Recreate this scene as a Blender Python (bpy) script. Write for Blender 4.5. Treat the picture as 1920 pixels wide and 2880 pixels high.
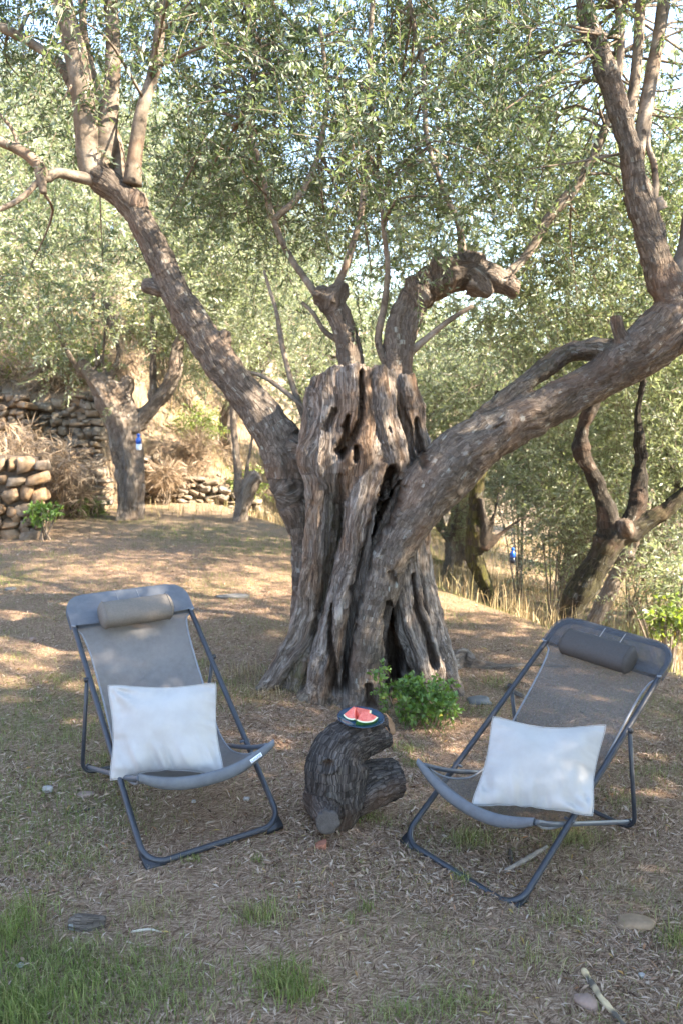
import bpy, bmesh, math, random
import numpy as np
from mathutils import Vector, Matrix

# ------------------------------------------------------------------ scene, camera, light
for o in list(bpy.data.objects): bpy.data.objects.remove(o)
scene = bpy.context.scene
COL = scene.collection
RNG = np.random.default_rng(7)

CAM_H, PITCH, FPX = 1.763, 0.126, 2205.0
cam_data = bpy.data.cameras.new('camera')
cam = bpy.data.objects.new('camera', cam_data); COL.objects.link(cam)
cam.location = (0, 0, CAM_H); cam.rotation_euler = (math.pi/2 - PITCH, 0, 0)
cam_data.sensor_fit = 'VERTICAL'; cam_data.sensor_height = 23.5; cam_data.lens = 18.0
cam_data.clip_start = 0.05; cam_data.clip_end = 2000
cam_data.dof.use_dof = True; cam_data.dof.focus_distance = 3.3; cam_data.dof.aperture_fstop = 2.5
scene.camera = cam

SUN_EL, SUN_AZ = math.radians(35), math.radians(110)     # azimuth clockwise from +Y (view direction)
SUN_DIR = Vector((math.sin(SUN_AZ)*math.cos(SUN_EL), math.cos(SUN_AZ)*math.cos(SUN_EL), math.sin(SUN_EL)))
world = bpy.data.worlds.new('World'); scene.world = world; world.use_nodes = True
wn = world.node_tree.nodes; wn.clear()
sky = wn.new('ShaderNodeTexSky'); sky.sky_type = 'NISHITA'; sky.sun_disc = False
sky.sun_elevation = SUN_EL; sky.sun_rotation = SUN_AZ
sky.air_density = 1.0; sky.dust_density = .25; sky.ozone_density = 1.8
bg = wn.new('ShaderNodeBackground'); bg.inputs['Strength'].default_value = 0.15
wo = wn.new('ShaderNodeOutputWorld')
world.node_tree.links.new(sky.outputs[0], bg.inputs[0]); world.node_tree.links.new(bg.outputs[0], wo.inputs[0])
sun_data = bpy.data.lights.new('sun', 'SUN'); sun_data.energy = 4.6; sun_data.angle = math.radians(0.53)
sun_data.color = (1.0, 0.93, 0.82)
sun = bpy.data.objects.new('sun', sun_data); COL.objects.link(sun)
sun.rotation_euler = SUN_DIR.to_track_quat('Z', 'Y').to_euler(); sun.location = (20, 0, 20)
scene.view_settings.view_transform = 'Standard'; scene.view_settings.look = 'None'
scene.view_settings.gamma = 1.0; scene.view_settings.use_curve_mapping = False
scene.view_settings.exposure = 2.98
scene.view_settings.use_white_balance = True; scene.view_settings.white_balance_temperature = 7200; scene.view_settings.white_balance_tint = 12
scene.render.engine = 'CYCLES'
cy = scene.cycles
cy.max_bounces = 7; cy.diffuse_bounces = 4; cy.glossy_bounces = 2; cy.transmission_bounces = 4; cy.transparent_max_bounces = 8
cy.use_denoising = True; cy.use_adaptive_sampling = True; cy.adaptive_threshold = .02
cy.caustics_reflective = False; cy.caustics_refractive = False

# ------------------------------------------------------------------ helpers
def smooth(a, b, x):
    t = np.clip((np.asarray(x, float)-a)/(b-a), 0, 1); return t*t*(3-2*t)
def _hash(ix, iy, iz, seed):
    h = (ix.astype(np.int64)*374761393 + iy.astype(np.int64)*668265263 + iz.astype(np.int64)*2147483647*3 + seed*1274126177) & 0xFFFFFFFF
    h = ((h ^ (h >> 13))*1274126177) & 0xFFFFFFFF
    h = (h ^ (h >> 16)) & 0xFFFFFFFF
    h = (h*2246822519) & 0xFFFFFFFF
    return ((h ^ (h >> 15)) & 0xFFFF)/32767.5 - 1.0
def vnoise(p, seed=0):
    p = np.asarray(p, float); i = np.floor(p).astype(np.int64); f = p - i; f = f*f*f*(f*(f*6-15)+10)
    x, y, z = i[..., 0], i[..., 1], i[..., 2]; r = 0
    for dx in (0, 1):
        wx = f[..., 0] if dx else 1-f[..., 0]
        for dy in (0, 1):
            wy = f[..., 1] if dy else 1-f[..., 1]
            for dz in (0, 1):
                wz = f[..., 2] if dz else 1-f[..., 2]
                r = r + wx*wy*wz*_hash(x+dx, y+dy, z+dz, seed)
    return r
def fbm(p, seed=0, octaves=3):
    p = np.asarray(p, float); r = 0; a = 1; s = 0
    for k in range(octaves):
        r = r + a*vnoise(p*(2.03**k)+k*17.3, seed+k); s += a; a *= .5
    return r/s

cP, sP = math.cos(PITCH), math.sin(PITCH)
def at(px, py, Y):
    """world point at distance Y (metres ahead) that stands at photo pixel px, py"""
    x = (px-960)/FPX; u = -(py-1440)/FPX
    d = np.array([x, cP+u*sP, -sP+u*cP]); t = Y/d[1]
    return np.array([0, 0, CAM_H]) + d*t
def pxm(px, py, Y):
    u = -(py-1440)/FPX
    return (Y/(cP+u*sP))/FPX          # metres per photo pixel there
def project(P):
    P = np.asarray(P); z = P[:, 2]-CAM_H; y = P[:, 1]
    d = y*cP - z*sP; u = y*sP + z*cP; d = np.maximum(d, .05)
    return 960+FPX*P[:, 0]/d, 1440-FPX*u/d

def mesh_np(name, V, F, mats=(), attrs=None, smoothf=False, mat_idx=None):
    """V (n,3), F (m,k) array or list of such arrays"""
    Fs = F if isinstance(F, (list, tuple)) else [F]
    me = bpy.data.meshes.new(name)
    V = np.ascontiguousarray(V, dtype=np.float32)
    me.vertices.add(len(V)); me.vertices.foreach_set('co', V.ravel())
    tot = sum(f.size for f in Fs); npoly = sum(len(f) for f in Fs)
    me.loops.add(tot); me.polygons.add(npoly)
    li = np.concatenate([np.asarray(f, np.int32).ravel() for f in Fs]) if Fs else np.zeros(0, np.int32)
    me.loops.foreach_set('vertex_index', li)
    lens = np.concatenate([np.full(len(f), f.shape[1], np.int32) for f in Fs])
    starts = np.concatenate([[0], np.cumsum(lens)[:-1]]).astype(np.int32)
    me.polygons.foreach_set('loop_start', starts); me.polygons.foreach_set('loop_total', lens)
    if mat_idx is not None: me.polygons.foreach_set('material_index', np.asarray(mat_idx, np.int32))
    if smoothf: me.polygons.foreach_set('use_smooth', np.ones(npoly, bool))
    me.update(calc_edges=True)
    for k, a in (attrs or {}).items():
        a = np.asarray(a, np.float32)
        if a.ndim == 1:
            at_ = me.attributes.new(k, 'FLOAT', 'POINT'); at_.data.foreach_set('value', a)
        else:
            at_ = me.attributes.new(k, 'FLOAT_VECTOR', 'POINT'); at_.data.foreach_set('vector', a.ravel())
    for m in mats: me.materials.append(m)
    return me
def obj(name, me, parent=None, loc=None):
    o = bpy.data.objects.new(name, me); COL.objects.link(o)
    if parent: o.parent = parent
    if loc is not None: o.location = loc
    return o
def tag(o, label=None, cat=None, group=None, kind=None):
    if label: o['label'] = label
    if cat: o['category'] = cat
    if group: o['group'] = group
    if kind: o['kind'] = kind
    return o
def empty(name, loc=(0, 0, 0), rot=None):
    o = bpy.data.objects.new(name, None); COL.objects.link(o); o.location = loc
    o.empty_display_size = .1
    if rot is not None: o.rotation_euler = rot
    return o

def spline(P, n, closed=False):
    """Catmull-Rom (centripetal-ish) through rows of P, n samples in all; rows may hold extra columns"""
    P = np.asarray(P, float)
    if len(P) == 2:
        t = np.linspace(0, 1, n)[:, None]; return P[0]*(1-t)+P[1]*t
    if closed: Q = np.vstack([P[-1], P, P[0], P[1]])
    else: Q = np.vstack([2*P[0]-P[1], P, 2*P[-1]-P[-2]])
    m = len(Q)-3
    seg = np.linalg.norm(np.diff(Q[1:-1, :3], axis=0), axis=1) + 1e-9
    cum = np.concatenate([[0], np.cumsum(seg)])
    s = np.linspace(0, cum[-1], n, endpoint=not closed)
    k = np.clip(np.searchsorted(cum, s, side='right')-1, 0, m-1); t = ((s-cum[k])/seg[k])[:, None]
    p0, p1, p2, p3 = Q[k], Q[k+1], Q[k+2], Q[k+3]
    return .5*((2*p1)+(-p0+p2)*t+(2*p0-5*p1+4*p2-p3)*t*t+(-p0+3*p1-3*p2+p3)*t**3)
def frames(C, closed=False):
    T = np.gradient(C, axis=0) if not closed else (np.roll(C, -1, 0)-np.roll(C, 1, 0))
    T /= np.linalg.norm(T, axis=1)[:, None]+1e-12
    a = np.array([0, 0, 1.]) if abs(T[0][2]) < .9 else np.array([1., 0, 0])
    N = np.zeros_like(T); n = a - T[0]*(a@T[0]); n /= np.linalg.norm(n); N[0] = n
    for i in range(1, len(C)):
        n = n - T[i]*(n@T[i]); n /= np.linalg.norm(n)+1e-12; N[i] = n
    return T, N, np.cross(T, N)
def tube(C, R, seg=10, mod=None, closed=False, squash=None):
    """closed swept tube: C (n,3), R (n,), mod(theta, i) -> radius factor array"""
    C = np.asarray(C, float); n = len(C); R = np.broadcast_to(np.asarray(R, float), (n,))
    T, N, B = frames(C, closed); th = np.linspace(0, 2*np.pi, seg, endpoint=False)
    rad = R[:, None]*np.ones(seg)
    if mod is not None: rad = rad*mod(th[None, :], np.arange(n)[:, None])
    ca, sa = np.cos(th), np.sin(th)
    V = C[:, None]+rad[..., None]*(ca[None, :, None]*N[:, None]+sa[None, :, None]*B[:, None])
    V = V.reshape(-1, 3); i = np.arange(n if closed else n-1)[:, None]; j = np.arange(seg)[None, :]
    i2 = (i+1) % n; j2 = (j+1) % seg
    Q = np.stack([i*seg+j, i*seg+j2, i2*seg+j2, i2*seg+j], -1).reshape(-1, 4)
    tris = np.zeros((0, 3), int)
    if not closed:
        V = np.vstack([V, C[0], C[-1]]); a, b = len(V)-2, len(V)-1; jj = np.arange(seg); jn = (jj+1) % seg
        tris = np.vstack([np.stack([np.full(seg, a), jn, jj], 1), np.stack([np.full(seg, b), (n-1)*seg+jj, (n-1)*seg+jn], 1)])
    return V, Q, tris
class MB:
    """collects shapes into one mesh"""
    def __init__(s): s.V = []; s.Q = []; s.T = []; s.n = 0; s.A = {}; s.mq = []; s.mt = []
    def add(s, V, Q=None, T=None, mat=0, **attrs):
        V = np.asarray(V, float)
        if Q is not None and len(Q): s.Q.append(np.asarray(Q, int)+s.n); s.mq.append(np.full(len(Q), mat))
        if T is not None and len(T): s.T.append(np.asarray(T, int)+s.n); s.mt.append(np.full(len(T), mat))
        for k, a in attrs.items(): s.A.setdefault(k, []).append(np.broadcast_to(np.asarray(a, float), (len(V),)))
        s.V.append(V); s.n += len(V)
    def tube(s, C, R, seg=8, closed=False, mat=0, mod=None, **attrs):
        V, Q, T = tube(C, R, seg, mod, closed); s.add(V, Q, T, mat, **attrs)
    def box(s, c, size, R=None, mat=0):
        v = np.array([[x, y, z] for x in (-.5, .5) for y in (-.5, .5) for z in (-.5, .5)])*np.asarray(size)
        if R is not None: v = v@np.asarray(R).T
        s.add(v+np.asarray(c), np.array([[0, 1, 3, 2], [4, 6, 7, 5], [0, 4, 5, 1], [2, 3, 7, 6], [0, 2, 6, 4], [1, 5, 7, 3]]), None, mat)
    def build(s, name, mats, parent=None, smoothf=True):
        F = []; mi = []
        if s.Q: F.append(np.vstack(s.Q)); mi.append(np.concatenate(s.mq))
        if s.T: F.append(np.vstack(s.T)); mi.append(np.concatenate(s.mt))
        me = mesh_np(name, np.vstack(s.V), F, mats if isinstance(mats, (list, tuple)) else [mats],
                     {k: np.concatenate(a) for k, a in s.A.items()}, smoothf, np.concatenate(mi))
        return obj(name, me, parent)

# ---- node helper
class NT:
    def __init__(s, name):
        s.m = bpy.data.materials.new(name); s.m.use_nodes = True; s.t = s.m.node_tree; s.t.nodes.clear()
        s.out = s.t.nodes.new('ShaderNodeOutputMaterial')
    def n(s, kind, ins=None, **kw):
        nd = s.t.nodes.new('ShaderNode'+kind)
        for k, v in kw.items(): setattr(nd, k, v)
        for k, v in (ins or {}).items():
            if hasattr(v, 'is_linked') or isinstance(v, bpy.types.NodeSocket): s.t.links.new(v, nd.inputs[k])
            else: nd.inputs[k].default_value = v
        return nd
    def noise(s, vec, scale, detail=4, rough=.55, dist=0.0):
        ins = {'Scale': scale, 'Detail': detail, 'Roughness': rough, 'Distortion': dist}
        if vec is not None: ins['Vector'] = vec
        return s.n('TexNoise', ins).outputs['Fac']
    def ramp(s, fac, stops, interp='LINEAR'):
        r = s.n('ValToRGB', {'Fac': fac}); cr = r.color_ramp; cr.interpolation = interp
        while len(cr.elements) < len(stops): cr.elements.new(.5)
        for e, (p, c) in zip(cr.elements, stops):
            e.position = p; e.color = (*c, 1) if not isinstance(c, (int, float)) else (c, c, c, 1)
        return r.outputs[0]
    def mix(s, f, a, b, mode='MIX'):
        nd = s.n('Mix', data_type='RGBA', blend_type=mode)
        for k, v in ((0, f), (6, a), (7, b)):
            sock = nd.inputs[k]
            if isinstance(v, bpy.types.NodeSocket): s.t.links.new(v, sock)
            elif isinstance(v, (int, float)): sock.default_value = v if k == 0 else (v, v, v, 1)
            else: sock.default_value = (*[float(q) for q in v], 1)
        return nd.outputs[2]
    def math(s, op, a, b=0.0, clamp=False):
        nd = s.n('Math', operation=op, use_clamp=clamp)
        for k, v in ((0, a), (1, b)):
            if isinstance(v, bpy.types.NodeSocket): s.t.links.new(v, nd.inputs[k])
            else: nd.inputs[k].default_value = v
        return nd.outputs[0]
    def scale(s, vec, xyz): return s.n('VectorMath', {0: vec, 1: xyz}, operation='MULTIPLY').outputs[0]
    def attr(s, name, what='Fac'): return s.n('Attribute', attribute_name=name).outputs[what]
    def obj(s): return s.n('TexCoord').outputs['Object']
    def pos(s): return s.n('NewGeometry').outputs['Position']
    def bump(s, h, strength=.5, dist=.01, normal=None):
        ins = {'Height': h, 'Strength': strength, 'Distance': dist}
        if normal is not None: ins['Normal'] = normal
        return s.n('Bump', ins).outputs[0]
    def principled(s, col, rough=.7, spec=.3, normal=None, **kw):
        ins = {'Base Color': col if isinstance(col, bpy.types.NodeSocket) else (*col, 1), 'Roughness': rough, 'Specular IOR Level': spec}
        if normal is not None: ins['Normal'] = normal
        ins.update(kw); return s.n('BsdfPrincipled', ins).outputs[0]
    def done(s, sh): s.t.links.new(sh, s.out.inputs[0]); return s.m

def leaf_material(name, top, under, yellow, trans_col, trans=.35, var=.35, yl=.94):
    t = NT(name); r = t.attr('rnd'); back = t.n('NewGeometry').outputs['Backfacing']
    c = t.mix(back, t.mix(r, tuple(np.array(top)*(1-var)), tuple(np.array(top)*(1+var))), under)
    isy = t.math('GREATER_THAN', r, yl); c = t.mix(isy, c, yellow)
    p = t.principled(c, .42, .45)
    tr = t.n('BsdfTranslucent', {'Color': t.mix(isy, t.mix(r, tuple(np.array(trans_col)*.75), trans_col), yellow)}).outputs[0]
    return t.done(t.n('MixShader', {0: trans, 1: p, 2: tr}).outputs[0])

# ------------------------------------------------------------------ materials
def wood_material(name, bark_cols, bare=True, bark_scale=1.0, lichen=.5, crack_w=.42):
    t = NT(name); g = t.attr('grain', 'Vector'); w = t.attr('wood'); moss = t.attr('moss'); cav = t.attr('cav')
    streak = t.noise(t.scale(g, (40, 40, 3.0)), 1, 6, .68, .6)
    fine = t.noise(t.scale(g, (150, 150, 11)), 1, 3, .6)
    low = t.noise(t.scale(g, (5, 5, 1.6)), 1, 3)
    bc = t.ramp(streak, [(.28, (.078, .062, .052)), (.40, (.205, .170, .143)), (.53, (.325, .292, .262)), (.70, (.46, .44, .415))])
    warm = t.ramp(streak, [(.30, (.065, .040, .026)), (.48, (.22, .135, .080)), (.70, (.39, .30, .22))])
    bc = t.mix(t.ramp(low, [(.50, 0.), (.64, .8)]), bc, warm)
    bc = t.mix(.65, bc, t.ramp(fine, [(.3, (.10, .08, .065)), (.65, (.46, .41, .36))]), 'OVERLAY')
    ck = t.noise(t.scale(g, (30, 30, 1.7)), 1, 4, .62, .8); ckd = t.math('ABSOLUTE', t.math('SUBTRACT', ck, .5)); ckl = t.ramp(ckd, [(.0, 0.), (.030, 1.)])
    ck2 = t.noise(t.scale(g, (75, 75, 4.5)), 1, 3, .6, .5); ckl2 = t.ramp(t.math('ABSOLUTE', t.math('SUBTRACT', ck2, .52)), [(.0, .35), (.035, 1.)])
    ckm = t.math('MULTIPLY', ckl, ckl2)
    bc = t.mix(t.math('MULTIPLY', t.math('SUBTRACT', 1.0, ckm), .62), bc, (.045, .032, .024))
    # bark: scaly plates with dark cracks along the grain
    gv = t.scale(g, (48*bark_scale, 48*bark_scale, 15*bark_scale))
    warp = t.n('VectorMath', {0: gv, 1: t.scale(t.n('TexNoise', {'Vector': gv, 'Scale': .8, 'Detail': 2}).outputs['Color'], (1.6, 1.6, 1.6))}, operation='ADD').outputs[0]
    vo = t.n('TexVoronoi', {'Vector': warp, 'Scale': 1.0}, feature='DISTANCE_TO_EDGE').outputs['Distance']
    crack = t.ramp(vo, [(0.0, 0.), (.16, 1.)])
    bn = t.noise(t.scale(g, (60, 60, 22)), 1, 5, .65)
    dk, md, lt = bark_cols
    kc = t.ramp(bn, [(.28, dk), (.5, md), (.74, lt)])
    kc = t.mix(t.math('MULTIPLY', t.math('SUBTRACT', 1.0, crack), crack_w), kc, dk)
    kf = t.noise(t.scale(g, (190, 190, 75)), 1, 4, .7); kc = t.mix(.55, kc, t.ramp(kf, [(.32, (.08, .07, .06)), (.68, (.62, .58, .54))]), 'OVERLAY')
    li = t.noise(t.scale(g, (22, 22, 22)), 1, 4, .7)
    kc = t.mix(t.math('MULTIPLY', t.ramp(li, [(.60, 0.), (.68, 1.)]), lichen), kc, (.40, .41, .36))
    dp = t.noise(t.scale(g, (4, 4, 3)), 1, 4, .65); kc = t.mix(t.math('MULTIPLY', t.ramp(dp, [(.53, 0.), (.62, 1.)]), .6), kc, dk)
    rust = t.noise(t.scale(g, (3, 3, 2)), 1, 2)
    kc = t.mix(t.math('MULTIPLY', t.ramp(rust, [(.54, 0.), (.70, 1.)]), .35), kc, (.22, .13, .085))
    c = t.mix(w, kc, bc) if bare else kc
    mm = t.math('MULTIPLY', moss, t.ramp(t.noise(t.scale(g, (14, 14, 9)), 1, 4, .7), [(.40, 0.), (.58, 1.)]))
    c = t.mix(mm, c, t.ramp(bn, [(.3, (.022, .022, .007)), (.7, (.095, .088, .018))]))
    c = t.mix(t.math('MULTIPLY', cav, .75), c, t.ramp(streak, [(.3, (.045, .026, .016)), (.7, (.125, .075, .045))]))     # darker brown inside the carved hollows
    hb = t.math('ADD', t.math('ADD', t.math('MULTIPLY', crack, .28), t.math('MULTIPLY', bn, .9)), t.math('MULTIPLY', kf, .5))
    hw = t.math('ADD', t.math('ADD', t.math('MULTIPLY', streak, 1.1), t.math('MULTIPLY', fine, .5)), t.math('MULTIPLY', ckm, .7))
    h = t.mix(w, hb, hw) if bare else hb
    nb = t.bump(h, .85, .016)
    return t.done(t.principled(c, .88, .15, nb))
BARK = wood_material('old_olive_wood', ((.050, .040, .032), (.160, .132, .108), (.30, .262, .225)), crack_w=.28, lichen=.65)
BARK_FAR = wood_material('grove_olive_bark', ((.055, .045, .036), (.19, .16, .13), (.36, .32, .27)), bark_scale=.6, lichen=.6)
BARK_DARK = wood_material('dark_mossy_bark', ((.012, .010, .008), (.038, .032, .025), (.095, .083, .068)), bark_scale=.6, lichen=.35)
BARK_LOG = wood_material('log_bark', ((.020, .017, .015), (.100, .087, .079), (.21, .19, .176)), bark_scale=1.35, lichen=.12, crack_w=.85)
def branch_material():
    t = NT('smooth_branch_bark'); p = t.obj()
    a = t.noise(p, 9, 4, .6); b = t.noise(p, 60, 3, .6); r = t.noise(p, 4, 2)
    c = t.ramp(a, [(.3, (.085, .068, .052)), (.5, (.20, .165, .130)), (.72, (.31, .27, .225))])
    c = t.mix(t.ramp(r, [(.54, 0.), (.68, .4)]), c, (.19, .11, .065)); c = t.mix(t.ramp(t.noise(p, 14, 2), [(.66, 0.), (.72, .8)]), c, (.045, .034, .027))
    c = t.mix(.35, c, t.ramp(b, [(.3, (.08, .06, .05)), (.7, (.5, .45, .4))]), 'OVERLAY')
    return t.done(t.principled(c, .85, .15, t.bump(b, .5, .006)))
BRANCH = branch_material()
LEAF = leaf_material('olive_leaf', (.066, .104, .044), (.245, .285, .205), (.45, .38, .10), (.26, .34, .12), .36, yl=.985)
LEAF_FAR = leaf_material('olive_leaf_grove', (.125, .162, .078), (.36, .395, .29), (.45, .41, .18), (.40, .46, .20), .44, yl=.985)  # paler than the near olive leaves: distant glare and haze put into the colour
SHRUB = leaf_material('shrub_leaf', (.14, .18, .055), (.20, .25, .09), (.35, .30, .05), (.30, .42, .05), .4)
WEED = leaf_material('weed_leaf', (.095, .185, .035), (.15, .25, .07), (.42, .38, .06), (.26, .40, .05), .4, yl=.95)

def ground_material():
    t = NT('olive_grove_soil'); p = t.pos()
    a = t.noise(p, 1.1, 5, .6); b = t.noise(p, 9, 5, .65); c = t.noise(p, 55, 4, .7)
    col = t.ramp(b, [(.30, (.145, .094, .060)), (.5, (.25, .168, .108)), (.72, (.35, .25, .167))])
    straw = t.ramp(c, [(.3, (.095, .063, .042)), (.55, (.27, .19, .128)), (.75, (.43, .33, .24))])
    col = t.mix(.55, col, straw)
    f1 = t.noise(t.scale(p, (190, 30, 30)), 1, 3, .6, .5); f2 = t.noise(t.scale(p, (30, 170, 30)), 1, 3, .6, .5)
    f3 = t.noise(t.scale(t.n('VectorRotate', {'Vector': p, 'Axis': (0, 0, 1), 'Angle': .8}).outputs[0], (180, 32, 30)), 1, 3, .6, .5)
    pick = t.noise(p, 13, 2); fm = t.mix(t.ramp(pick, [(.44, 0.), (.46, 1.)]), f1, f2); fm = t.mix(t.ramp(t.noise(p, 17, 2), [(.50, 0.), (.52, 1.)]), fm, f3)
    fib = t.ramp(fm, [(.33, (.050, .028, .018)), (.46, (.20, .120, .077)), (.56, (.38, .255, .172)), (.70, (.56, .42, .305))])
    col = t.mix(.7, col, fib)
    dry = t.attr('dry'); green = t.attr('green')
    col = t.mix(t.math('MULTIPLY', dry, t.ramp(b, [(.35, .3), (.6, .95)])), col, t.ramp(c, [(.3, (.15, .115, .078)), (.7, (.33, .262, .182))]))
    col = t.mix(t.math('MULTIPLY', green, t.ramp(b, [(.42, 0.), (.6, .7)])), col, t.ramp(c, [(.3, (.045, .060, .020)), (.7, (.13, .15, .055))]))
    col = t.mix(t.ramp(a, [(.55, 0.), (.75, .35)]), col, (.10, .105, .045))
    h = t.math('ADD', t.math('ADD', t.math('MULTIPLY', b, .6), c), t.n('SeparateColor', {0: fm}).outputs[0])
    return t.done(t.principled(col, .98, .03, t.bump(h, .9, .02)))
GROUND = ground_material()
def simple(name, col, rough=.6, spec=.3, nscale=30, namp=.25, bump=.2, **kw):
    t = NT(name); p = t.obj(); n = t.noise(p, nscale, 4, .6)
    c0 = tuple(np.array(col)*(1-namp)); c1 = tuple(np.minimum(np.array(col)*(1+namp), 1))
    return t.done(t.principled(t.ramp(n, [(.3, c0), (.7, c1)]), rough, spec, t.bump(n, bump, .004) if bump else None, **kw))
def stone_material(name, cols, lich):
    t = NT(name); p = t.pos(); o = t.n('ObjectInfo').outputs['Random']
    n = t.noise(p, 7, 5, .65); f = t.noise(p, 40, 4, .7)
    base = t.ramp(o, [(0., cols[0]), (.3, cols[1]), (.6, cols[2]), (1., cols[3])])
    c = t.mix(.6, base, t.ramp(n, [(.3, (.12, .10, .08)), (.7, (.55, .5, .44))]), 'OVERLAY')
    l = t.noise(p, 11, 4, .7); c = t.mix(t.ramp(l, [(.60, 0.), (.68, lich)]), c, (.46, .45, .40))
    c = t.mix(t.ramp(t.noise(p, 5, 3), [(.62, 0.), (.70, .4*lich)]), c, (.42, .22, .04))
    return t.done(t.principled(c, .92, .15, t.bump(t.math('ADD', n, f), .7, .02)))
STONE = stone_material('dry_wall_stone', ((.22, .155, .10), (.255, .215, .17), (.29, .20, .125), (.18, .16, .14)), .35)
STONE_GREY = stone_material('grey_wall_stone', ((.20, .175, .145), (.25, .225, .19), (.29, .24, .18), (.17, .16, .145)), .7)
EARTH = simple('wall_core_earth', (.10, .075, .055), .95, .1, 20, .4, .6)

# ------------------------------------------------------------------ terrain
def terrain(x, y):
    x = np.asarray(x, float); y = np.asarray(y, float)
    z = -.04*np.tanh(x/.25)-.02*np.clip(x, -4, 4)-.012
    p = np.stack([x, y, np.zeros_like(x)], -1)
    # terrace edge falling away on the right
    s = (x-1.75)*.887+(y-6.2)*.46
    drop = smooth(0, 2.6, s)*1.15 + .10*np.clip(s-2.6, 0, 14)
    drop *= smooth(1.0, 4.5, y+x*.3)
    z = z - drop
    # terraced hillside on the left and behind
    line = -4.05-(y-10.3)*.41                      # edge of the near terrace wall and its bank
    a = smooth(0, 1.0, line-x+.15)*smooth(10.35, 10.6, y)
    up1 = 1.12+.16*np.clip(y-10.3, 0, 12)+smooth(12.6, 12.8, y)*.5
    yw = np.where(x < -4.15, 13.15, 14.65)
    hw = np.interp(x, [-4.2, -4.0, -2.1, -0.6, 3], [2.0, 1.32, .52, .10, 0.0])
    up2 = hw*smooth(0, .3, y-yw)+np.interp(x, [-5, -2, 1, 5], [.30, .22, .06, .0])*np.clip(y-yw-.3, 0, 14)
    z = z + np.maximum(a*up1, up2)
    d = np.hypot(x, y)
    z = z + smooth(30, 120, d)*np.interp(x, [-60, 0, 60], [26, 16, 6])
    near = smooth(22, 10, d)
    z = z + .030*fbm(p*.8, 3, 3) + .010*fbm(p*4.0, 5, 3)*near + .05*fbm(p*.5, 9, 2)*(1-near)
    return z
def tz(x, y): return float(terrain(np.array([x]), np.array([y]))[0])
def patches(x, y):
    """dry grass and green grass cover, 0..1"""
    p = np.stack([x, y, np.zeros_like(x)], -1)
    dry = smooth(9, 12, y)*.8+smooth(.2, 1.8, (x-1.75)*.887+(y-6.2)*.46)*.9
    g = smooth(.05, .55, fbm(p*.9, 21, 3))*.75
    g = np.maximum(g, smooth(.9, .2, np.hypot((x+1.15)/1.0, (y-2.15)/.42)))
    return np.clip(dry, 0, 1), np.clip(g, 0, 1)
def axis(lo, hi, a, b, fine, outer):
    left = a-np.geomspace(fine*1.4, a-lo, outer)[::-1]; right = b+np.geomspace(fine*1.4, hi-b, outer)
    return np.concatenate([left, np.arange(a, b+1e-6, fine), right])
gx_ = axis(-160, 160, -6.5, 5.0, .075, 45); gy_ = axis(-60, 260, 1.2, 15.5, .075, 50)
GX, GY = np.meshgrid(gx_, gy_); gxx, gyy = GX.ravel(), GY.ravel()
GV = np.stack([gxx, gyy, terrain(gxx, gyy)], 1)
nx, ny = len(gx_), len(gy_); ii = (np.arange(ny-1)[:, None]*nx+np.arange(nx-1)[None]).ravel()
dr, gr = patches(gxx, gyy)
ground = obj('ground', mesh_np('ground', GV, np.stack([ii, ii+1, ii+nx+1, ii+nx], 1), [GROUND], {'dry': dr, 'green': gr}, True))
tag(ground, kind='structure')

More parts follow.
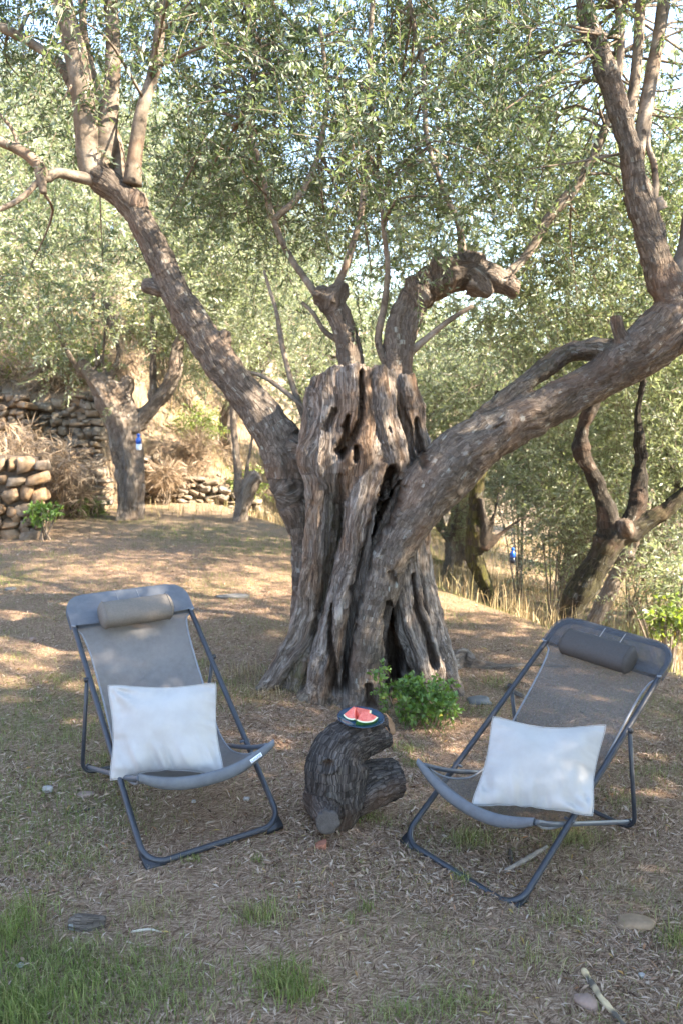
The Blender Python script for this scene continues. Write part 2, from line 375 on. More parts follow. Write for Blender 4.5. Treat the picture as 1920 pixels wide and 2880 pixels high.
# ------------------------------------------------------------------ wood builder (tree trunks, limbs, logs)
def S(rows, **kw):
    """strand given as photo pixel, distance and radius in photo pixels"""
    P = [np.append(at(px, py, Y), r*pxm(px, py, Y)) for px, py, Y, r in rows]
    return dict(pts=np.array(P), **kw)
def L(rows, **kw): return dict(pts=np.array(rows, float), **kw)
def build_wood(name, strands, voxel, mat, parent=None, flute=.012, rough=.006, carve=None, seed=1, freq=1.0):
    mb = MB(); CS = []; CR = []; CSn = []; CSb = []; CSs = []; CSw = []; CSm = []; CSi = []
    for k, st in enumerate(strands):
        P = st['pts']; ln = np.linalg.norm(np.diff(P[:, :3], axis=0), axis=1).sum()
        n = max(8, int(ln/(voxel*3.2))); C = spline(P, n); R = np.maximum(C[:, 3], voxel*.9)
        fn = st.get('lobes', 5); fa = st.get('lobe_amp', .10); ph = k*1.7; tw = st.get('twist', .6)
        s = np.concatenate([[0], np.cumsum(np.linalg.norm(np.diff(C[:, :3], axis=0), axis=1))])
        wob = fbm(np.stack([s*2.2/freq, np.full(n, k*9.1), np.zeros(n)], 1), seed+40, 2)
        def mod(th, i, s=s, fn=fn, fa=fa, ph=ph, tw=tw, wob=wob):
            return 1+fa*np.sin(fn*th+ph+tw*s[i]*3)+.5*fa*np.sin((fn+3)*th-ph*2+s[i]*2)+.10*wob[i]
        mb.tube(C[:, :3], R, st.get('seg', 20), mod=mod)
        T, N, B = frames(C[:, :3])
        CS.append(C[:, :3]); CR.append(R); CSn.append(N); CSb.append(B); CSs.append(s+k*3.7)
        CSw.append(np.full(n, st.get('wood', 0.))); CSm.append(np.full(n, st.get('moss', 0.))); CSi.append(np.full(n, k))
    tmp = mb.build(name+'_tmp', [], None, False)
    md = tmp.modifiers.new('r', 'REMESH'); md.mode = 'VOXEL'; md.voxel_size = voxel; md.use_smooth_shade = True
    dg = bpy.context.evaluated_depsgraph_get(); me = bpy.data.meshes.new_from_object(tmp.evaluated_get(dg))
    old = tmp.data; bpy.data.objects.remove(tmp); bpy.data.meshes.remove(old)
    me.name = name; nv = len(me.vertices)
    V = np.empty(nv*3, np.float32); me.vertices.foreach_get('co', V); V = V.reshape(-1, 3).astype(float)
    NO = np.empty(nv*3, np.float32); me.vertices.foreach_get('normal', NO); NO = NO.reshape(-1, 3).astype(float)
    CS = np.vstack(CS); CR = np.concatenate(CR); CSn = np.vstack(CSn); CSb = np.vstack(CSb); CSs = np.concatenate(CSs)
    CSw = np.concatenate(CSw); CSm = np.concatenate(CSm); CSi = np.concatenate(CSi)
    idx = np.empty(nv, int)
    wsum = np.zeros(nv); msum = np.zeros(nv)
    c32 = CS.astype(np.float32); cc = (c32**2).sum(1); r32 = CR.astype(np.float32); wm = np.stack([CSw, CSm, np.ones(len(CSw))], 1).astype(np.float32)
    for a in range(0, nv, 20000):
        v = V[a:a+20000].astype(np.float32)
        M = np.sqrt(np.maximum((v**2).sum(1)[:, None]+cc[None]-2*v@c32.T, 1e-8))-r32[None]
        j = M.argmin(1); idx[a:a+20000] = j
        M -= M[np.arange(len(v)), j][:, None]; M *= -50
        np.exp(M, out=M); W = M@wm
        wsum[a:a+20000] = W[:, 0]/W[:, 2]; msum[a:a+20000] = W[:, 1]/W[:, 2]
    rel = V-CS[idx]; ca = (rel*CSn[idx]).sum(1); sa = (rel*CSb[idx]).sum(1); rr = np.hypot(ca, sa)+1e-6
    Rm = CR[idx]*.7+.02; grain = np.stack([ca/rr*Rm+CSi[idx]*3.1, sa/rr*Rm, CSs[idx]], 1)
    f = freq
    grain[:, :2] += .030*f*np.stack([fbm(V*5.5/f, seed+60, 2), fbm(V*5.5/f+9, seed+61, 2)], 1)*np.clip(CR[idx]/.06, .3, 1)[:, None]
    burl = fbm(V*9/f, seed+62, 3)
    n1 = fbm(grain*np.array([22/f, 22/f, 2.0/f]), seed, 3); n2 = fbm(grain*np.array([60/f, 60/f, 7/f]), seed+5, 2); n3 = fbm(grain*np.array([7/f, 7/f, 2.5/f]), seed+9, 2)
    ridge = 1-2*np.abs(n1)
    amt = wsum*(flute*.95*n1+flute*.7*(ridge-.5)*.5+rough*.9*n2+flute*1.2*n3)+(1-wsum)*(flute*.55*n1+rough*n2+flute*1.1*n3)
    amt += burl*flute*(1.7-.2*wsum)+fbm(V*26/f, seed+64, 2)*rough*.8
    amt *= np.clip(CR[idx]/.06, .25, 1)
    V = V+NO*amt[:, None]
    cav = np.zeros(nv)
    if carve is not None: V, cav = carve(V, NO)
    me.vertices.foreach_set('co', V.astype(np.float32).ravel())
    for nm, a in (('grain', grain), ('wood', wsum), ('moss', msum), ('cav', cav)):
        a = a.astype(np.float32)
        x = me.attributes.new(nm, 'FLOAT_VECTOR' if a.ndim == 2 else 'FLOAT', 'POINT')
        x.data.foreach_set('vector' if a.ndim == 2 else 'value', a.ravel())
    me.materials.clear(); me.materials.append(mat)
    me.polygons.foreach_set('use_smooth', np.ones(len(me.polygons), bool)); me.update()
    return obj(name, me, parent)

# ------------------------------------------------------------------ the old olive tree
tree = empty('olive_tree', (0, 0, 0))
tag(tree, 'huge old olive with hollow split trunk and two spreading limbs', 'olive tree')
trunk_strands = [
    # dead heart column and its sawn top
    S([(985, 1046, 5.12, 108), (982, 1130, 5.10, 120), (985, 1215, 5.08, 128), (985, 1285, 5.08, 138), (985, 1335, 5.12, 112), (985, 1430, 5.20, 88), (975, 1600, 5.25, 85), (965, 1780, 5.25, 105), (965, 1900, 5.2, 140), (970, 2010, 5.15, 170)], wood=1, lobes=6, lobe_amp=.09, twist=.3),
    S([(893, 1086, 5.08, 36), (893, 1170, 5.06, 42), (885, 1260, 5.02, 46), (875, 1300, 5.0, 40), (905, 1350, 5.05, 30)], wood=1),
    S([(950, 1052, 4.98, 34), (935, 1150, 4.94, 36), (895, 1250, 4.92, 38), (880, 1290, 4.93, 40), (905, 1345, 4.97, 36)], wood=1),
    S([(1072, 1040, 4.98, 38), (1072, 1140, 4.94, 44), (1088, 1220, 4.92, 48), (1105, 1295, 4.93, 46), (1085, 1345, 4.97, 34), (1060, 1400, 5.05, 24)], wood=1),
    S([(1000, 1180, 4.92, 40), (990, 1260, 4.88, 52), (975, 1310, 4.90, 48), (1000, 1370, 4.97, 34)], wood=1),
    # left rib sweeping out to a root
    S([(890, 1290, 4.97, 44), (893, 1360, 4.94, 36), (893, 1450, 4.92, 32), (884, 1580, 4.90, 34), (868, 1690, 4.88, 40), (846, 1780, 4.86, 42), (808, 1850, 4.84, 36), (765, 1910, 4.82, 26), (722, 1950, 4.80, 16), (690, 1975, 4.78, 8)], wood=1, lobes=4, lobe_amp=.14),
    S([(930, 1330, 4.98, 34), (925, 1450, 4.98, 30), (915, 1600, 4.97, 34), (895, 1720, 4.94, 46), (875, 1830, 4.90, 54), (850, 1920, 4.84, 52), (825, 1990, 4.80, 40)], wood=.8, moss=.7),
    # silver middle rib
    S([(1045, 1300, 4.90, 50), (1025, 1370, 4.86, 42), (1010, 1450, 4.84, 40), (990, 1560, 4.82, 38), (968, 1660, 4.80, 40), (945, 1760, 4.78, 44), (925, 1850, 4.74, 46), (905, 1930, 4.70, 44), (890, 2000, 4.66, 46)], wood=1, lobes=4, lobe_amp=.16, twist=1.0),
    S([(965, 1700, 4.82, 28), (955, 1800, 4.80, 36), (950, 1900, 4.76, 46), (945, 1980, 4.72, 50), (945, 2030, 4.70, 50)], wood=.6),
    # living right limb
    S([(1010, 2035, 4.66, 66), (1015, 1960, 4.68, 56), (1022, 1880, 4.70, 48), (1038, 1780, 4.72, 46), (1062, 1665, 4.76, 48), (1102, 1550, 4.80, 54), (1160, 1450, 4.82, 66), (1228, 1358, 4.86, 78), (1315, 1270, 4.90, 76), (1435, 1195, 4.92, 62), (1560, 1132, 4.94, 54), (1665, 1075, 4.95, 52), (1765, 1010, 4.96, 62), (1850, 940, 4.97, 74), (1900, 875, 4.98, 64), (1870, 805, 4.98, 44), (1838, 700, 4.98, 38), (1800, 560, 4.98, 35), (1757, 375, 4.98, 31), (1703, 190, 4.98, 27), (1655, 65, 4.98, 25), (1625, -90, 4.98, 23), (1610, -300, 5.0, 18), (1580, -520, 5.0, 10)], wood=0, lobes=3, lobe_amp=.06, moss=.05),
    S([(1070, 2030, 4.74, 50), (1062, 1940, 4.74, 36), (1058, 1850, 4.74, 30), (1068, 1740, 4.76, 28), (1095, 1640, 4.80, 30)], wood=.1),
    S([(1225, 1350, 4.95, 50), (1235, 1290, 5.0, 46), (1252, 1262, 5.0, 34)], wood=.2),
    S([(1300, 1245, 4.98, 34), (1360, 1180, 5.0, 27), (1430, 1122, 5.02, 25), (1500, 1062, 5.03, 25), (1568, 1008, 5.04, 26), (1640, 985, 5.03, 25), (1720, 985, 5.0, 34)], wood=0, lobes=3, moss=.25),
    S([(1850, 945, 4.97, 70), (1950, 900, 5.0, 66), (2080, 830, 5.05, 52), (2220, 740, 5.1, 40), (2330, 600, 5.1, 30), (2380, 400, 5.1, 22)], wood=0),
    S([(1752, 985, 4.92, 22), (1736, 930, 4.9, 19), (1730, 888, 4.9, 17)], wood=.6),
    # grey columns at the right rear
    S([(1140, 1053, 5.22, 22), (1158, 1170, 5.20, 30), (1178, 1290, 5.18, 32), (1176, 1400, 5.2, 34), (1170, 1520, 5.2, 38), (1182, 1650, 5.18, 42), (1205, 1760, 5.14, 44), (1228, 1850, 5.08, 46), (1245, 1940, 5.02, 50), (1255, 2010, 5.0, 50)], wood=1, lobes=4, lobe_amp=.15),
    S([(1120, 1330, 5.12, 40), (1128, 1450, 5.08, 36), (1132, 1580, 5.02, 42), (1142, 1680, 4.97, 44), (1162, 1770, 4.93, 46), (1186, 1850, 4.90, 44), (1200, 1920, 4.90, 40), (1190, 1985, 4.92, 40)], wood=1, lobes=5, lobe_amp=.16, twist=.9),
    S([(1150, 1330, 5.25, 60), (1120, 1500, 5.3, 70), (1090, 1700, 5.3, 85), (1100, 1900, 5.25, 110), (1110, 2020, 5.2, 120)], wood=.9),
    # living left limb
    S([(862, 2000, 5.25, 70), (858, 1900, 5.28, 52), (858, 1750, 5.3, 40), (858, 1600, 5.3, 38), (856, 1500, 5.3, 46), (838, 1420, 5.28, 58), (815, 1340, 5.26, 62), (796, 1270, 5.24, 60), (745, 1180, 5.24, 54), (665, 1075, 5.24, 50), (575, 950, 5.24, 47), (492, 815, 5.24, 43), (438, 705, 5.24, 40), (388, 610, 5.24, 38), (335, 540, 5.24, 38), (285, 500, 5.24, 34), (254, 482, 5.24, 24)], wood=0, lobes=3, lobe_amp=.06),
    S([(815, 1370, 5.24, 60), (792, 1382, 5.22, 50), (776, 1390, 5.2, 34)], wood=0),
    S([(820, 1260, 5.2, 44), (845, 1265, 5.15, 34), (870, 1290, 5.1, 30)], wood=.2),
    S([(402, 800, 5.22, 16), (425, 805, 5.24, 22), (455, 815, 5.24, 24)], wood=.5),
    S([(640, 930, 5.22, 12), (618, 965, 5.23, 24), (600, 1000, 5.24, 30)], wood=.3),
    S([(390, 540, 5.22, 16), (385, 560, 5.22, 30), (380, 600, 5.24, 36)], wood=.2),
    # rear limbs
    S([(1120, 1200, 5.4, 50), (1118, 1060, 5.5, 44), (1124, 940, 5.55, 46), (1155, 855, 5.6, 46), (1215, 795, 5.65, 49), (1300, 765, 5.7, 47), (1385, 785, 5.7, 36), (1455, 815, 5.7, 22)], wood=.15, lobes=4),
    S([(1305, 770, 5.7, 42), (1325, 740, 5.7, 38), (1335, 712, 5.7, 24)], wood=.1),
    S([(1180, 850, 5.58, 44), (1160, 800, 5.56, 30), (1150, 775, 5.55, 16)], wood=.3), S([(1235, 800, 5.62, 46), (1232, 745, 5.6, 30), (1240, 722, 5.6, 16)], wood=.2), S([(1330, 790, 5.66, 40), (1365, 815, 5.64, 26), (1380, 830, 5.63, 12)], wood=.4), S([(930, 850, 5.58, 38), (955, 815, 5.58, 26), (962, 795, 5.58, 14)], wood=.3),
    S([(1000, 1200, 5.4, 44), (990, 1080, 5.5, 33), (978, 965, 5.55, 31), (950, 880, 5.6, 33), (915, 838, 5.6, 34), (885, 828, 5.6, 26)], wood=.15, lobes=4),
    # feet and roots
    S([(900, 1960, 4.70, 50), (850, 2000, 4.66, 34), (810, 2030, 4.62, 14)], wood=.3, moss=.4),
    S([(830, 1940, 4.86, 40), (770, 1975, 4.80, 26), (725, 2000, 4.74, 17), (685, 2022, 4.7, 8)], wood=.4, moss=.8),
    S([(1235, 1900, 5.0, 46), (1275, 1960, 4.95, 34), (1305, 2010, 4.9, 14)], wood=.4),
    S([(950, 2010, 4.66, 44), (930, 2030, 4.6, 26), (915, 2045, 4.56, 12)], wood=.3),
]
CARVE = [  # polyline in photo pixels, half width, depth in metres
    ([(1104, 1330), (1072, 1440), (1040, 1540), (1005, 1660), (985, 1770), (975, 1860), (968, 1940)], [22, 26, 22, 16, 14, 13, 12], .22),
    ([(1110, 1370), (1100, 1420), (1085, 1480)], [24, 28, 20], .2),
    ([(956, 1340), (950, 1440), (935, 1560), (912, 1680), (885, 1780)], [8, 13, 17, 18, 12], .05),
    ([(1092, 1700), (1095, 1790), (1108, 1890), (1115, 1960)], [10, 24, 32, 26], .25),
    ([(1014, 1050), (1018, 1110), (1012, 1180), (990, 1240), (962, 1285)], [7, 8, 8, 13, 12], .12),
    ([(978, 1170), (975, 1230), (955, 1270)], [6, 14, 16], .14),
    ([(1003, 1262), (1000, 1295)], [12, 10], .14),
    ([(940, 1155), (918, 1205)], [11, 16], .07),
    ([(1094, 1205), (1097, 1215)], [6, 5], .025),
    ([(932, 1700), (928, 1790), (935, 1850), (940, 1940)], [5, 7, 12, 16], .10),
    ([(1160, 1620), (1172, 1720), (1205, 1800), (1222, 1870)], [6, 8, 10, 14], .10),
    ([(1098, 1615), (1108, 1640)], [10, 9], .035),
    ([(1035, 1930), (1045, 1990)], [10, 14], .08),
    ([(1170, 1180), (1178, 1260), (1192, 1310)], [8, 14, 12], .10),
    ([(1396, 1205), (1415, 1193)], [7, 6], .03),
    ([(800, 1285), (815, 1330), (830, 1380)], [10, 16, 14], .03),
    ([(775, 1950), (720, 1985)], [14, 10], .06),
]
def carve_trunk(V, NO):
    cav = np.zeros(len(V)); V = V.copy()
    px, py = project(V); front = (NO[:, 1] < .25) & (V[:, 1] < 5.25) & (V[:, 2] < 3)
    jit = fbm(np.stack([px/26, py/26, V[:, 1]*3], 1), 77, 3)
    top = smooth(1092, 1070, py)*((px > 845) & (px < 1160))*(V[:, 1] < 5.4); V[:, 2] += top*(.022*fbm(V*np.array([16, 16, 3.]), 83, 2)+.014*fbm(V*np.array([45, 45, 4.]), 84, 2)-.045*smooth(960, 870, px))
    jit2 = fbm(np.stack([px/9, py/14, V[:, 1]*3], 1), 78, 2)
    for pts, hw, depth in CARVE:
        pts = np.array(pts, float); best = np.full(len(V), 9.)
        for k in range(len(pts)-1):
            a, b = pts[k], pts[k+1]; ab = b-a; tt = np.clip(((px-a[0])*ab[0]+(py-a[1])*ab[1])/(ab@ab), 0, 1)
            d = np.hypot(px-a[0]-tt*ab[0], py-a[1]-tt*ab[1])/(hw[k]*(1-tt)+hw[k+1]*tt)
            best = np.minimum(best, d)
        best = best*(1+.55*jit)+.25*jit2
        w = np.where(front, smooth(1.15, .35, best), 0)
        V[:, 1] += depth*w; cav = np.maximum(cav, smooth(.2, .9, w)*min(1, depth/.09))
    return V, cav
trunk = build_wood('trunk', trunk_strands, .0108, BARK, tree, flute=.011, rough=.007, carve=carve_trunk, seed=3)

# stems that leave the limbs (each a part of the old tree)
def branch(rows, parent, name='branch', mat=None, seg=9, seed=0):
    P = S(rows)['pts']; ln = np.linalg.norm(np.diff(P[:, :3], axis=0), axis=1).sum(); n = max(10, int(ln/.03)); C = spline(P, n)
    w = fbm(np.stack([np.arange(n)*.06, np.full(n, seed*3.3), np.zeros(n)], 1), 31, 3)
    q = C[:, :3].copy(); q[:, 0] += .014*w*np.minimum(1, np.arange(n)/6); q[:, 1] += .014*np.roll(w, 5)
    k = fbm(np.stack([np.arange(n)*.16, np.full(n, seed*7.7+2), np.zeros(n)], 1), 33, 2)
    mb = MB(); mb.tube(q, C[:, 3]*(1+.14*np.clip(k, -.4, 1)), seg, mod=lambda th, i: 1+.05*np.sin(3*th+i*.1))
    return mb.build(name, mat or BRANCH, parent)
STEMS = [
    [(262, 500, 5.24, 36), (250, 430, 5.22, 36), (242, 340, 5.2, 32), (230, 230, 5.18, 31), (208, 110, 5.16, 30), (182, -10, 5.14, 28), (160, -180, 5.1, 24), (120, -420, 5.1, 14)],
    [(275, 500, 5.26, 32), (292, 420, 5.26, 31), (310, 310, 5.26, 24), (318, 200, 5.26, 21), (316, 100, 5.26, 19), (310, -20, 5.26, 18), (330, -220, 5.26, 15), (350, -420, 5.26, 8)],
    [(372, 520, 5.22, 26), (380, 430, 5.22, 22), (398, 310, 5.22, 18), (428, 210, 5.22, 17), (446, 110, 5.22, 16), (456, -20, 5.22, 15), (480, -200, 5.2, 12), (500, -380, 5.2, 7)],
    [(338, 515, 5.34, 22), (330, 420, 5.36, 19), (300, 330, 5.4, 15), (268, 240, 5.44, 13), (245, 150, 5.48, 12), (235, 40, 5.5, 11), (240, -120, 5.5, 9)],
    [(268, 505, 5.2, 20), (215, 496, 5.15, 17), (160, 488, 5.1, 15), (128, 505, 5.06, 14), (112, 470, 5.04, 17), (80, 440, 5.0, 15), (40, 415, 4.97, 13), (-20, 390, 4.92, 12), (-120, 350, 4.9, 10)],
    [(112, 470, 5.04, 16), (118, 505, 5.04, 14), (126, 545, 5.04, 9)],
    [(230, 300, 5.5, 13), (170, 185, 5.5, 14), (90, 125, 5.5, 14), (20, 85, 5.5, 14), (-80, 40, 5.5, 11)],
    [(60, 430, 5.0, 6), (40, 370, 4.98, 5), (10, 330, 4.95, 4), (-30, 290, 4.95, 3)],
    [(118, 500, 5.04, 8), (60, 560, 5.0, 8), (0, 590, 4.95, 7), (-70, 610, 4.9, 6)],
    [(1765, 330, 5.05, 16), (1782, 250, 5.1, 17), (1790, 150, 5.12, 16), (1800, 30, 5.14, 15), (1812, -160, 5.16, 12), (1830, -340, 5.16, 7)],
    [(1795, 440, 5.08, 17), (1812, 320, 5.12, 20), (1832, 200, 5.16, 19), (1858, 60, 5.2, 18), (1878, -100, 5.2, 15), (1900, -320, 5.2, 8)],
    [(1728, 240, 5.0, 14), (1744, 150, 5.0, 12), (1740, 60, 5.0, 11), (1728, -60, 5.0, 9), (1720, -260, 5.0, 5)],
    [(1828, 575, 5.02, 16), (1842, 520, 5.04, 10), (1838, 460, 5.06, 9), (1822, 410, 5.08, 8), (1826, 340, 5.1, 7)],
    [(1850, 590, 4.98, 26), (1842, 560, 4.97, 20)],
    [(1880, 860, 5.0, 40), (1930, 720, 5.05, 34), (1960, 560, 5.1, 28), (1990, 380, 5.1, 24), (2010, 150, 5.1, 18), (2000, -150, 5.1, 12)],
    [(1100, 1060, 5.5, 12), (1065, 960, 5.5, 11), (1080, 860, 5.5, 9), (1090, 760, 5.5, 8), (1078, 640, 5.5, 6), (1060, 480, 5.5, 5)],
    [(1130, 1010, 5.5, 14), (1190, 960, 5.5, 9), (1260, 905, 5.5, 8), (1330, 860, 5.5, 6)],
    [(955, 960, 5.6, 10), (910, 930, 5.6, 7), (880, 880, 5.6, 6), (850, 850, 5.6, 5)],
    [(930, 845, 5.6, 14), (975, 740, 5.65, 10), (1010, 620, 5.7, 9), (1030, 480, 5.8, 10), (1045, 330, 5.8, 9), (1040, 120, 5.8, 8), (1060, -150, 5.8, 6)],
    [(1300, 745, 5.7, 14), (1290, 640, 5.75, 10), (1240, 520, 5.8, 8), (1200, 380, 5.85, 7), (1190, 200, 5.9, 8), (1150, 0, 5.9, 6), (1150, -200, 5.9, 5)],
    [(1400, 790, 5.7, 14), (1480, 720, 5.75, 12), (1540, 620, 5.8, 16), (1620, 520, 5.85, 16), (1670, 430, 5.9, 14), (1710, 330, 5.95, 12), (1730, 200, 6, 9), (1740, 20, 6, 7)],
    [(890, 830, 5.6, 12), (820, 730, 5.7, 9), (770, 620, 5.8, 9), (740, 480, 5.9, 8), (700, 330, 6, 8), (720, 150, 6.05, 7), (680, -60, 6.1, 7)],
    [(770, 620, 5.8, 10), (850, 540, 5.85, 9), (900, 420, 5.9, 8), (920, 260, 5.9, 7), (900, 60, 5.9, 5)],
    [(640, 1040, 5.3, 5), (740, 1060, 5.3, 6), (850, 1140, 5.25, 7), (870, 1190, 5.2, 8)],
    [(858, 1185, 5.25, 9), (820, 1080, 5.3, 8), (790, 960, 5.35, 7), (770, 860, 5.4, 6), (740, 760, 5.4, 4)],
]
for k, rows in enumerate(STEMS):
    branch(rows, tree, mat=BARK_FAR if False else BRANCH, seed=k, seg=12 if rows[0][3] > 20 else 8)

# ------------------------------------------------------------------ foliage
def leaves_arrays(P, D, Nn, ln, wd, fold=.25):
    """diamond leaves folded on the midrib: 4 corners, one quad each"""
    Sd = np.cross(D, Nn); Sd /= np.linalg.norm(Sd, axis=1)[:, None]+1e-9
    a = P; m = P+D*(ln*.48)[:, None]; tip = P+D*ln[:, None]-Nn*(ln*.10)[:, None]
    l = m+Sd*(wd*.5)[:, None]+Nn*(wd*fold)[:, None]; r = m-Sd*(wd*.5)[:, None]+Nn*(wd*fold)[:, None]
    V = np.stack([a, r, tip, l], 1).reshape(-1, 3); n = len(P)
    return V, np.arange(4*n).reshape(n, 4)
def unit(v): return v/(np.linalg.norm(v, axis=-1, keepdims=True)+1e-9)
def foliage(name, centers, radii, twigs_per, leaves_per, leaf_len, leaf_mat, rng, twig_len=.38, droop=.35, outward=None, asp=.21, twig_r=.0022, keep=None):
    """clusters of leafy twigs joined into one crown mesh (leaves + thin twigs)"""
    nC = len(centers); ci = np.repeat(np.arange(nC), twigs_per); n = len(ci)
    off = rng.normal(size=(n, 3))*.55; base = centers[ci]+off*radii[ci][:, None]
    d = unit(unit(off)*.8+rng.normal(size=(n, 3))*.65+np.array([0, 0, .05]))
    if outward is not None: d = unit(d+outward[ci]*.5)
    L_ = twig_len*rng.uniform(.55, 1.25, n); g = droop*rng.uniform(.2, 1.4, n)
    if keep is not None:
        k = keep(base); base, d, L_, g = base[k], d[k], L_[k], g[k]; n = len(base)
    t = (np.arange(leaves_per)+.5)/leaves_per
    T = np.broadcast_to(t, (n, leaves_per))+rng.uniform(-.02, .02, (n, leaves_per))
    pt = base[:, None]+d[:, None]*(L_[:, None]*T)[..., None]; pt[..., 2] -= (g*L_)[:, None]*T**2
    tan = d[:, None]*np.ones_like(T)[..., None]; tan = tan.copy(); tan[..., 2] -= 2*g[:, None]*T; tan = unit(tan)
    ref = unit(np.cross(tan, rng.normal(size=(n, 1, 3)))); b2 = np.cross(tan, ref)
    ph = rng.uniform(0, 6.28, (n, 1))+np.arange(leaves_per)[None]*(np.pi/2*1.02)+np.where(np.arange(leaves_per)[None] % 2, np.pi/2, 0)+rng.normal(size=(n, leaves_per))*.35
    side = ref*np.cos(ph)[..., None]+b2*np.sin(ph)[..., None]
    LD = unit(side*.85+tan*.75+rng.normal(size=side.shape)*.18+np.array([0, 0, .10]))
    LN = unit(np.cross(LD, np.cross(tan, LD)+rng.normal(size=LD.shape)*.25))
    P = pt.reshape(-1, 3); LD = LD.reshape(-1, 3); LN = LN.reshape(-1, 3); m = len(P)
    LN = np.where((LN[:, 2] < 0)[:, None] & (rng.random(m) < .75)[:, None], -LN, LN)
    ln = leaf_len*rng.uniform(.7, 1.25, m)*np.tile(np.clip(1.15-.55*np.abs(t-.45), .5, 1.2), n)
    V, Q = leaves_arrays(P, LD, LN, ln, ln*asp*rng.uniform(.8, 1.2, m))
    rn = np.repeat(np.clip(rng.random(m)*.86+np.repeat(rng.random(n), leaves_per)*.14, 0, 1), 4)
    # twigs: thin three-sided prisms in two pieces
    ts = np.array([0, .5, 1.]); tp = base[:, None]+d[:, None]*(L_[:, None]*ts)[..., None]; tp[..., 2] -= (g*L_)[:, None]*ts**2
    e1 = unit(np.cross(d, np.array([.3, .5, .8]))); e2 = np.cross(d, e1)
    TV = []
    for k3 in range(3):
        an = 2*np.pi*k3/3; TV.append(tp+(e1*np.cos(an)+e2*np.sin(an))[:, None]*(twig_r*np.array([1.2, .9, .35]))[None, :, None])
    TV = np.stack(TV, 2).reshape(-1, 3)      # n, 3 rings, 3 verts
    b0 = (np.arange(n)*9)[:, None]; fq = []
    for r0 in (0, 1):
        for k3 in range(3):
            fq.append(np.concatenate([b0+r0*3+k3, b0+r0*3+(k3+1) % 3, b0+(r0+1)*3+(k3+1) % 3, b0+(r0+1)*3+k3], 1))
    TQ = np.concatenate(fq, 0)+len(V)
    VV = np.vstack([V, TV]); mi = np.concatenate([np.zeros(len(Q), int), np.ones(len(TQ), int)])
    return mesh_np(name, VV, np.vstack([Q, TQ]), [leaf_mat, BRANCH], {'rnd': np.concatenate([rn, np.full(len(TV), .5)])}, False, mi)
def thin_branches(name, starts, ends, r0, parent, rng):
    mb = MB()
    for a, b in zip(starts, ends):
        m = (a+b)/2+rng.normal(size=3)*.12*np.linalg.norm(b-a); m[2] += .08
        C = spline(np.vstack([a, m, b]), 8); mb.tube(C, np.linspace(r0, r0*.3, 8)*rng.uniform(.7, 1.3), 5)
    return mb.build(name, BRANCH, parent)

def crown_main():
    rng = np.random.default_rng(11); C = []
    while len(C) < 400:
        x, y, z = rng.uniform(-3.6, 4.2), rng.uniform(3.7, 8.4), rng.uniform(2.1, 6.6)
        px, py = project(np.array([[x, y, z]])); px, py = px[0], py[0]
        e = ((x-.2)/3.9)**2+((y-6.0)/2.6)**2+((z-4.4)/2.3)**2
        if e > 1: continue
        if z < 2.5 and rng.random() < .4: continue
        if y < 5.6 and (px < 470 or px > 1600) and -200 < px < 2100 and py > -60 and rng.random() < .93: continue   # the limbs stand clear of leaves
        if y < 5.2 and py > 560: continue
        if y < 4.5 and rng.random() < .6: continue
        if y > 6.2 and z < 3.3 and rng.random() < .85: continue
        if x > 2.6 and rng.random() < .4: continue
        if py > 840 and (820 < px < 1260): continue
        if 850 < px < 1500 and py > 600 and y < 6 and rng.random() < .75: continue
        if px < 430 and py > 420 and rng.random() < .75: continue
        if fbm(np.array([[x*.9, y*.9, z*.9]]), 51, 2)[0] < -.12: continue
        C.append((x, y, z))
    C = np.array(C); R = rng.uniform(.18, .44, len(C))
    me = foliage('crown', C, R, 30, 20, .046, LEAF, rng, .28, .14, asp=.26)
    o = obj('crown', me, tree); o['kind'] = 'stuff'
    # fine boughs from the stems to the leaf clusters
    stems = np.vstack([spline(S(r)['pts'], 30)[8:] for r in STEMS if r[0][3] > 9]); j = ((C[:, None]-stems[None, :, :3])**2).sum(-1).argmin(1)
    b = thin_branches('boughs', stems[j][:, :3], C, .011, tree, rng); b['kind'] = 'stuff'
crown_main()

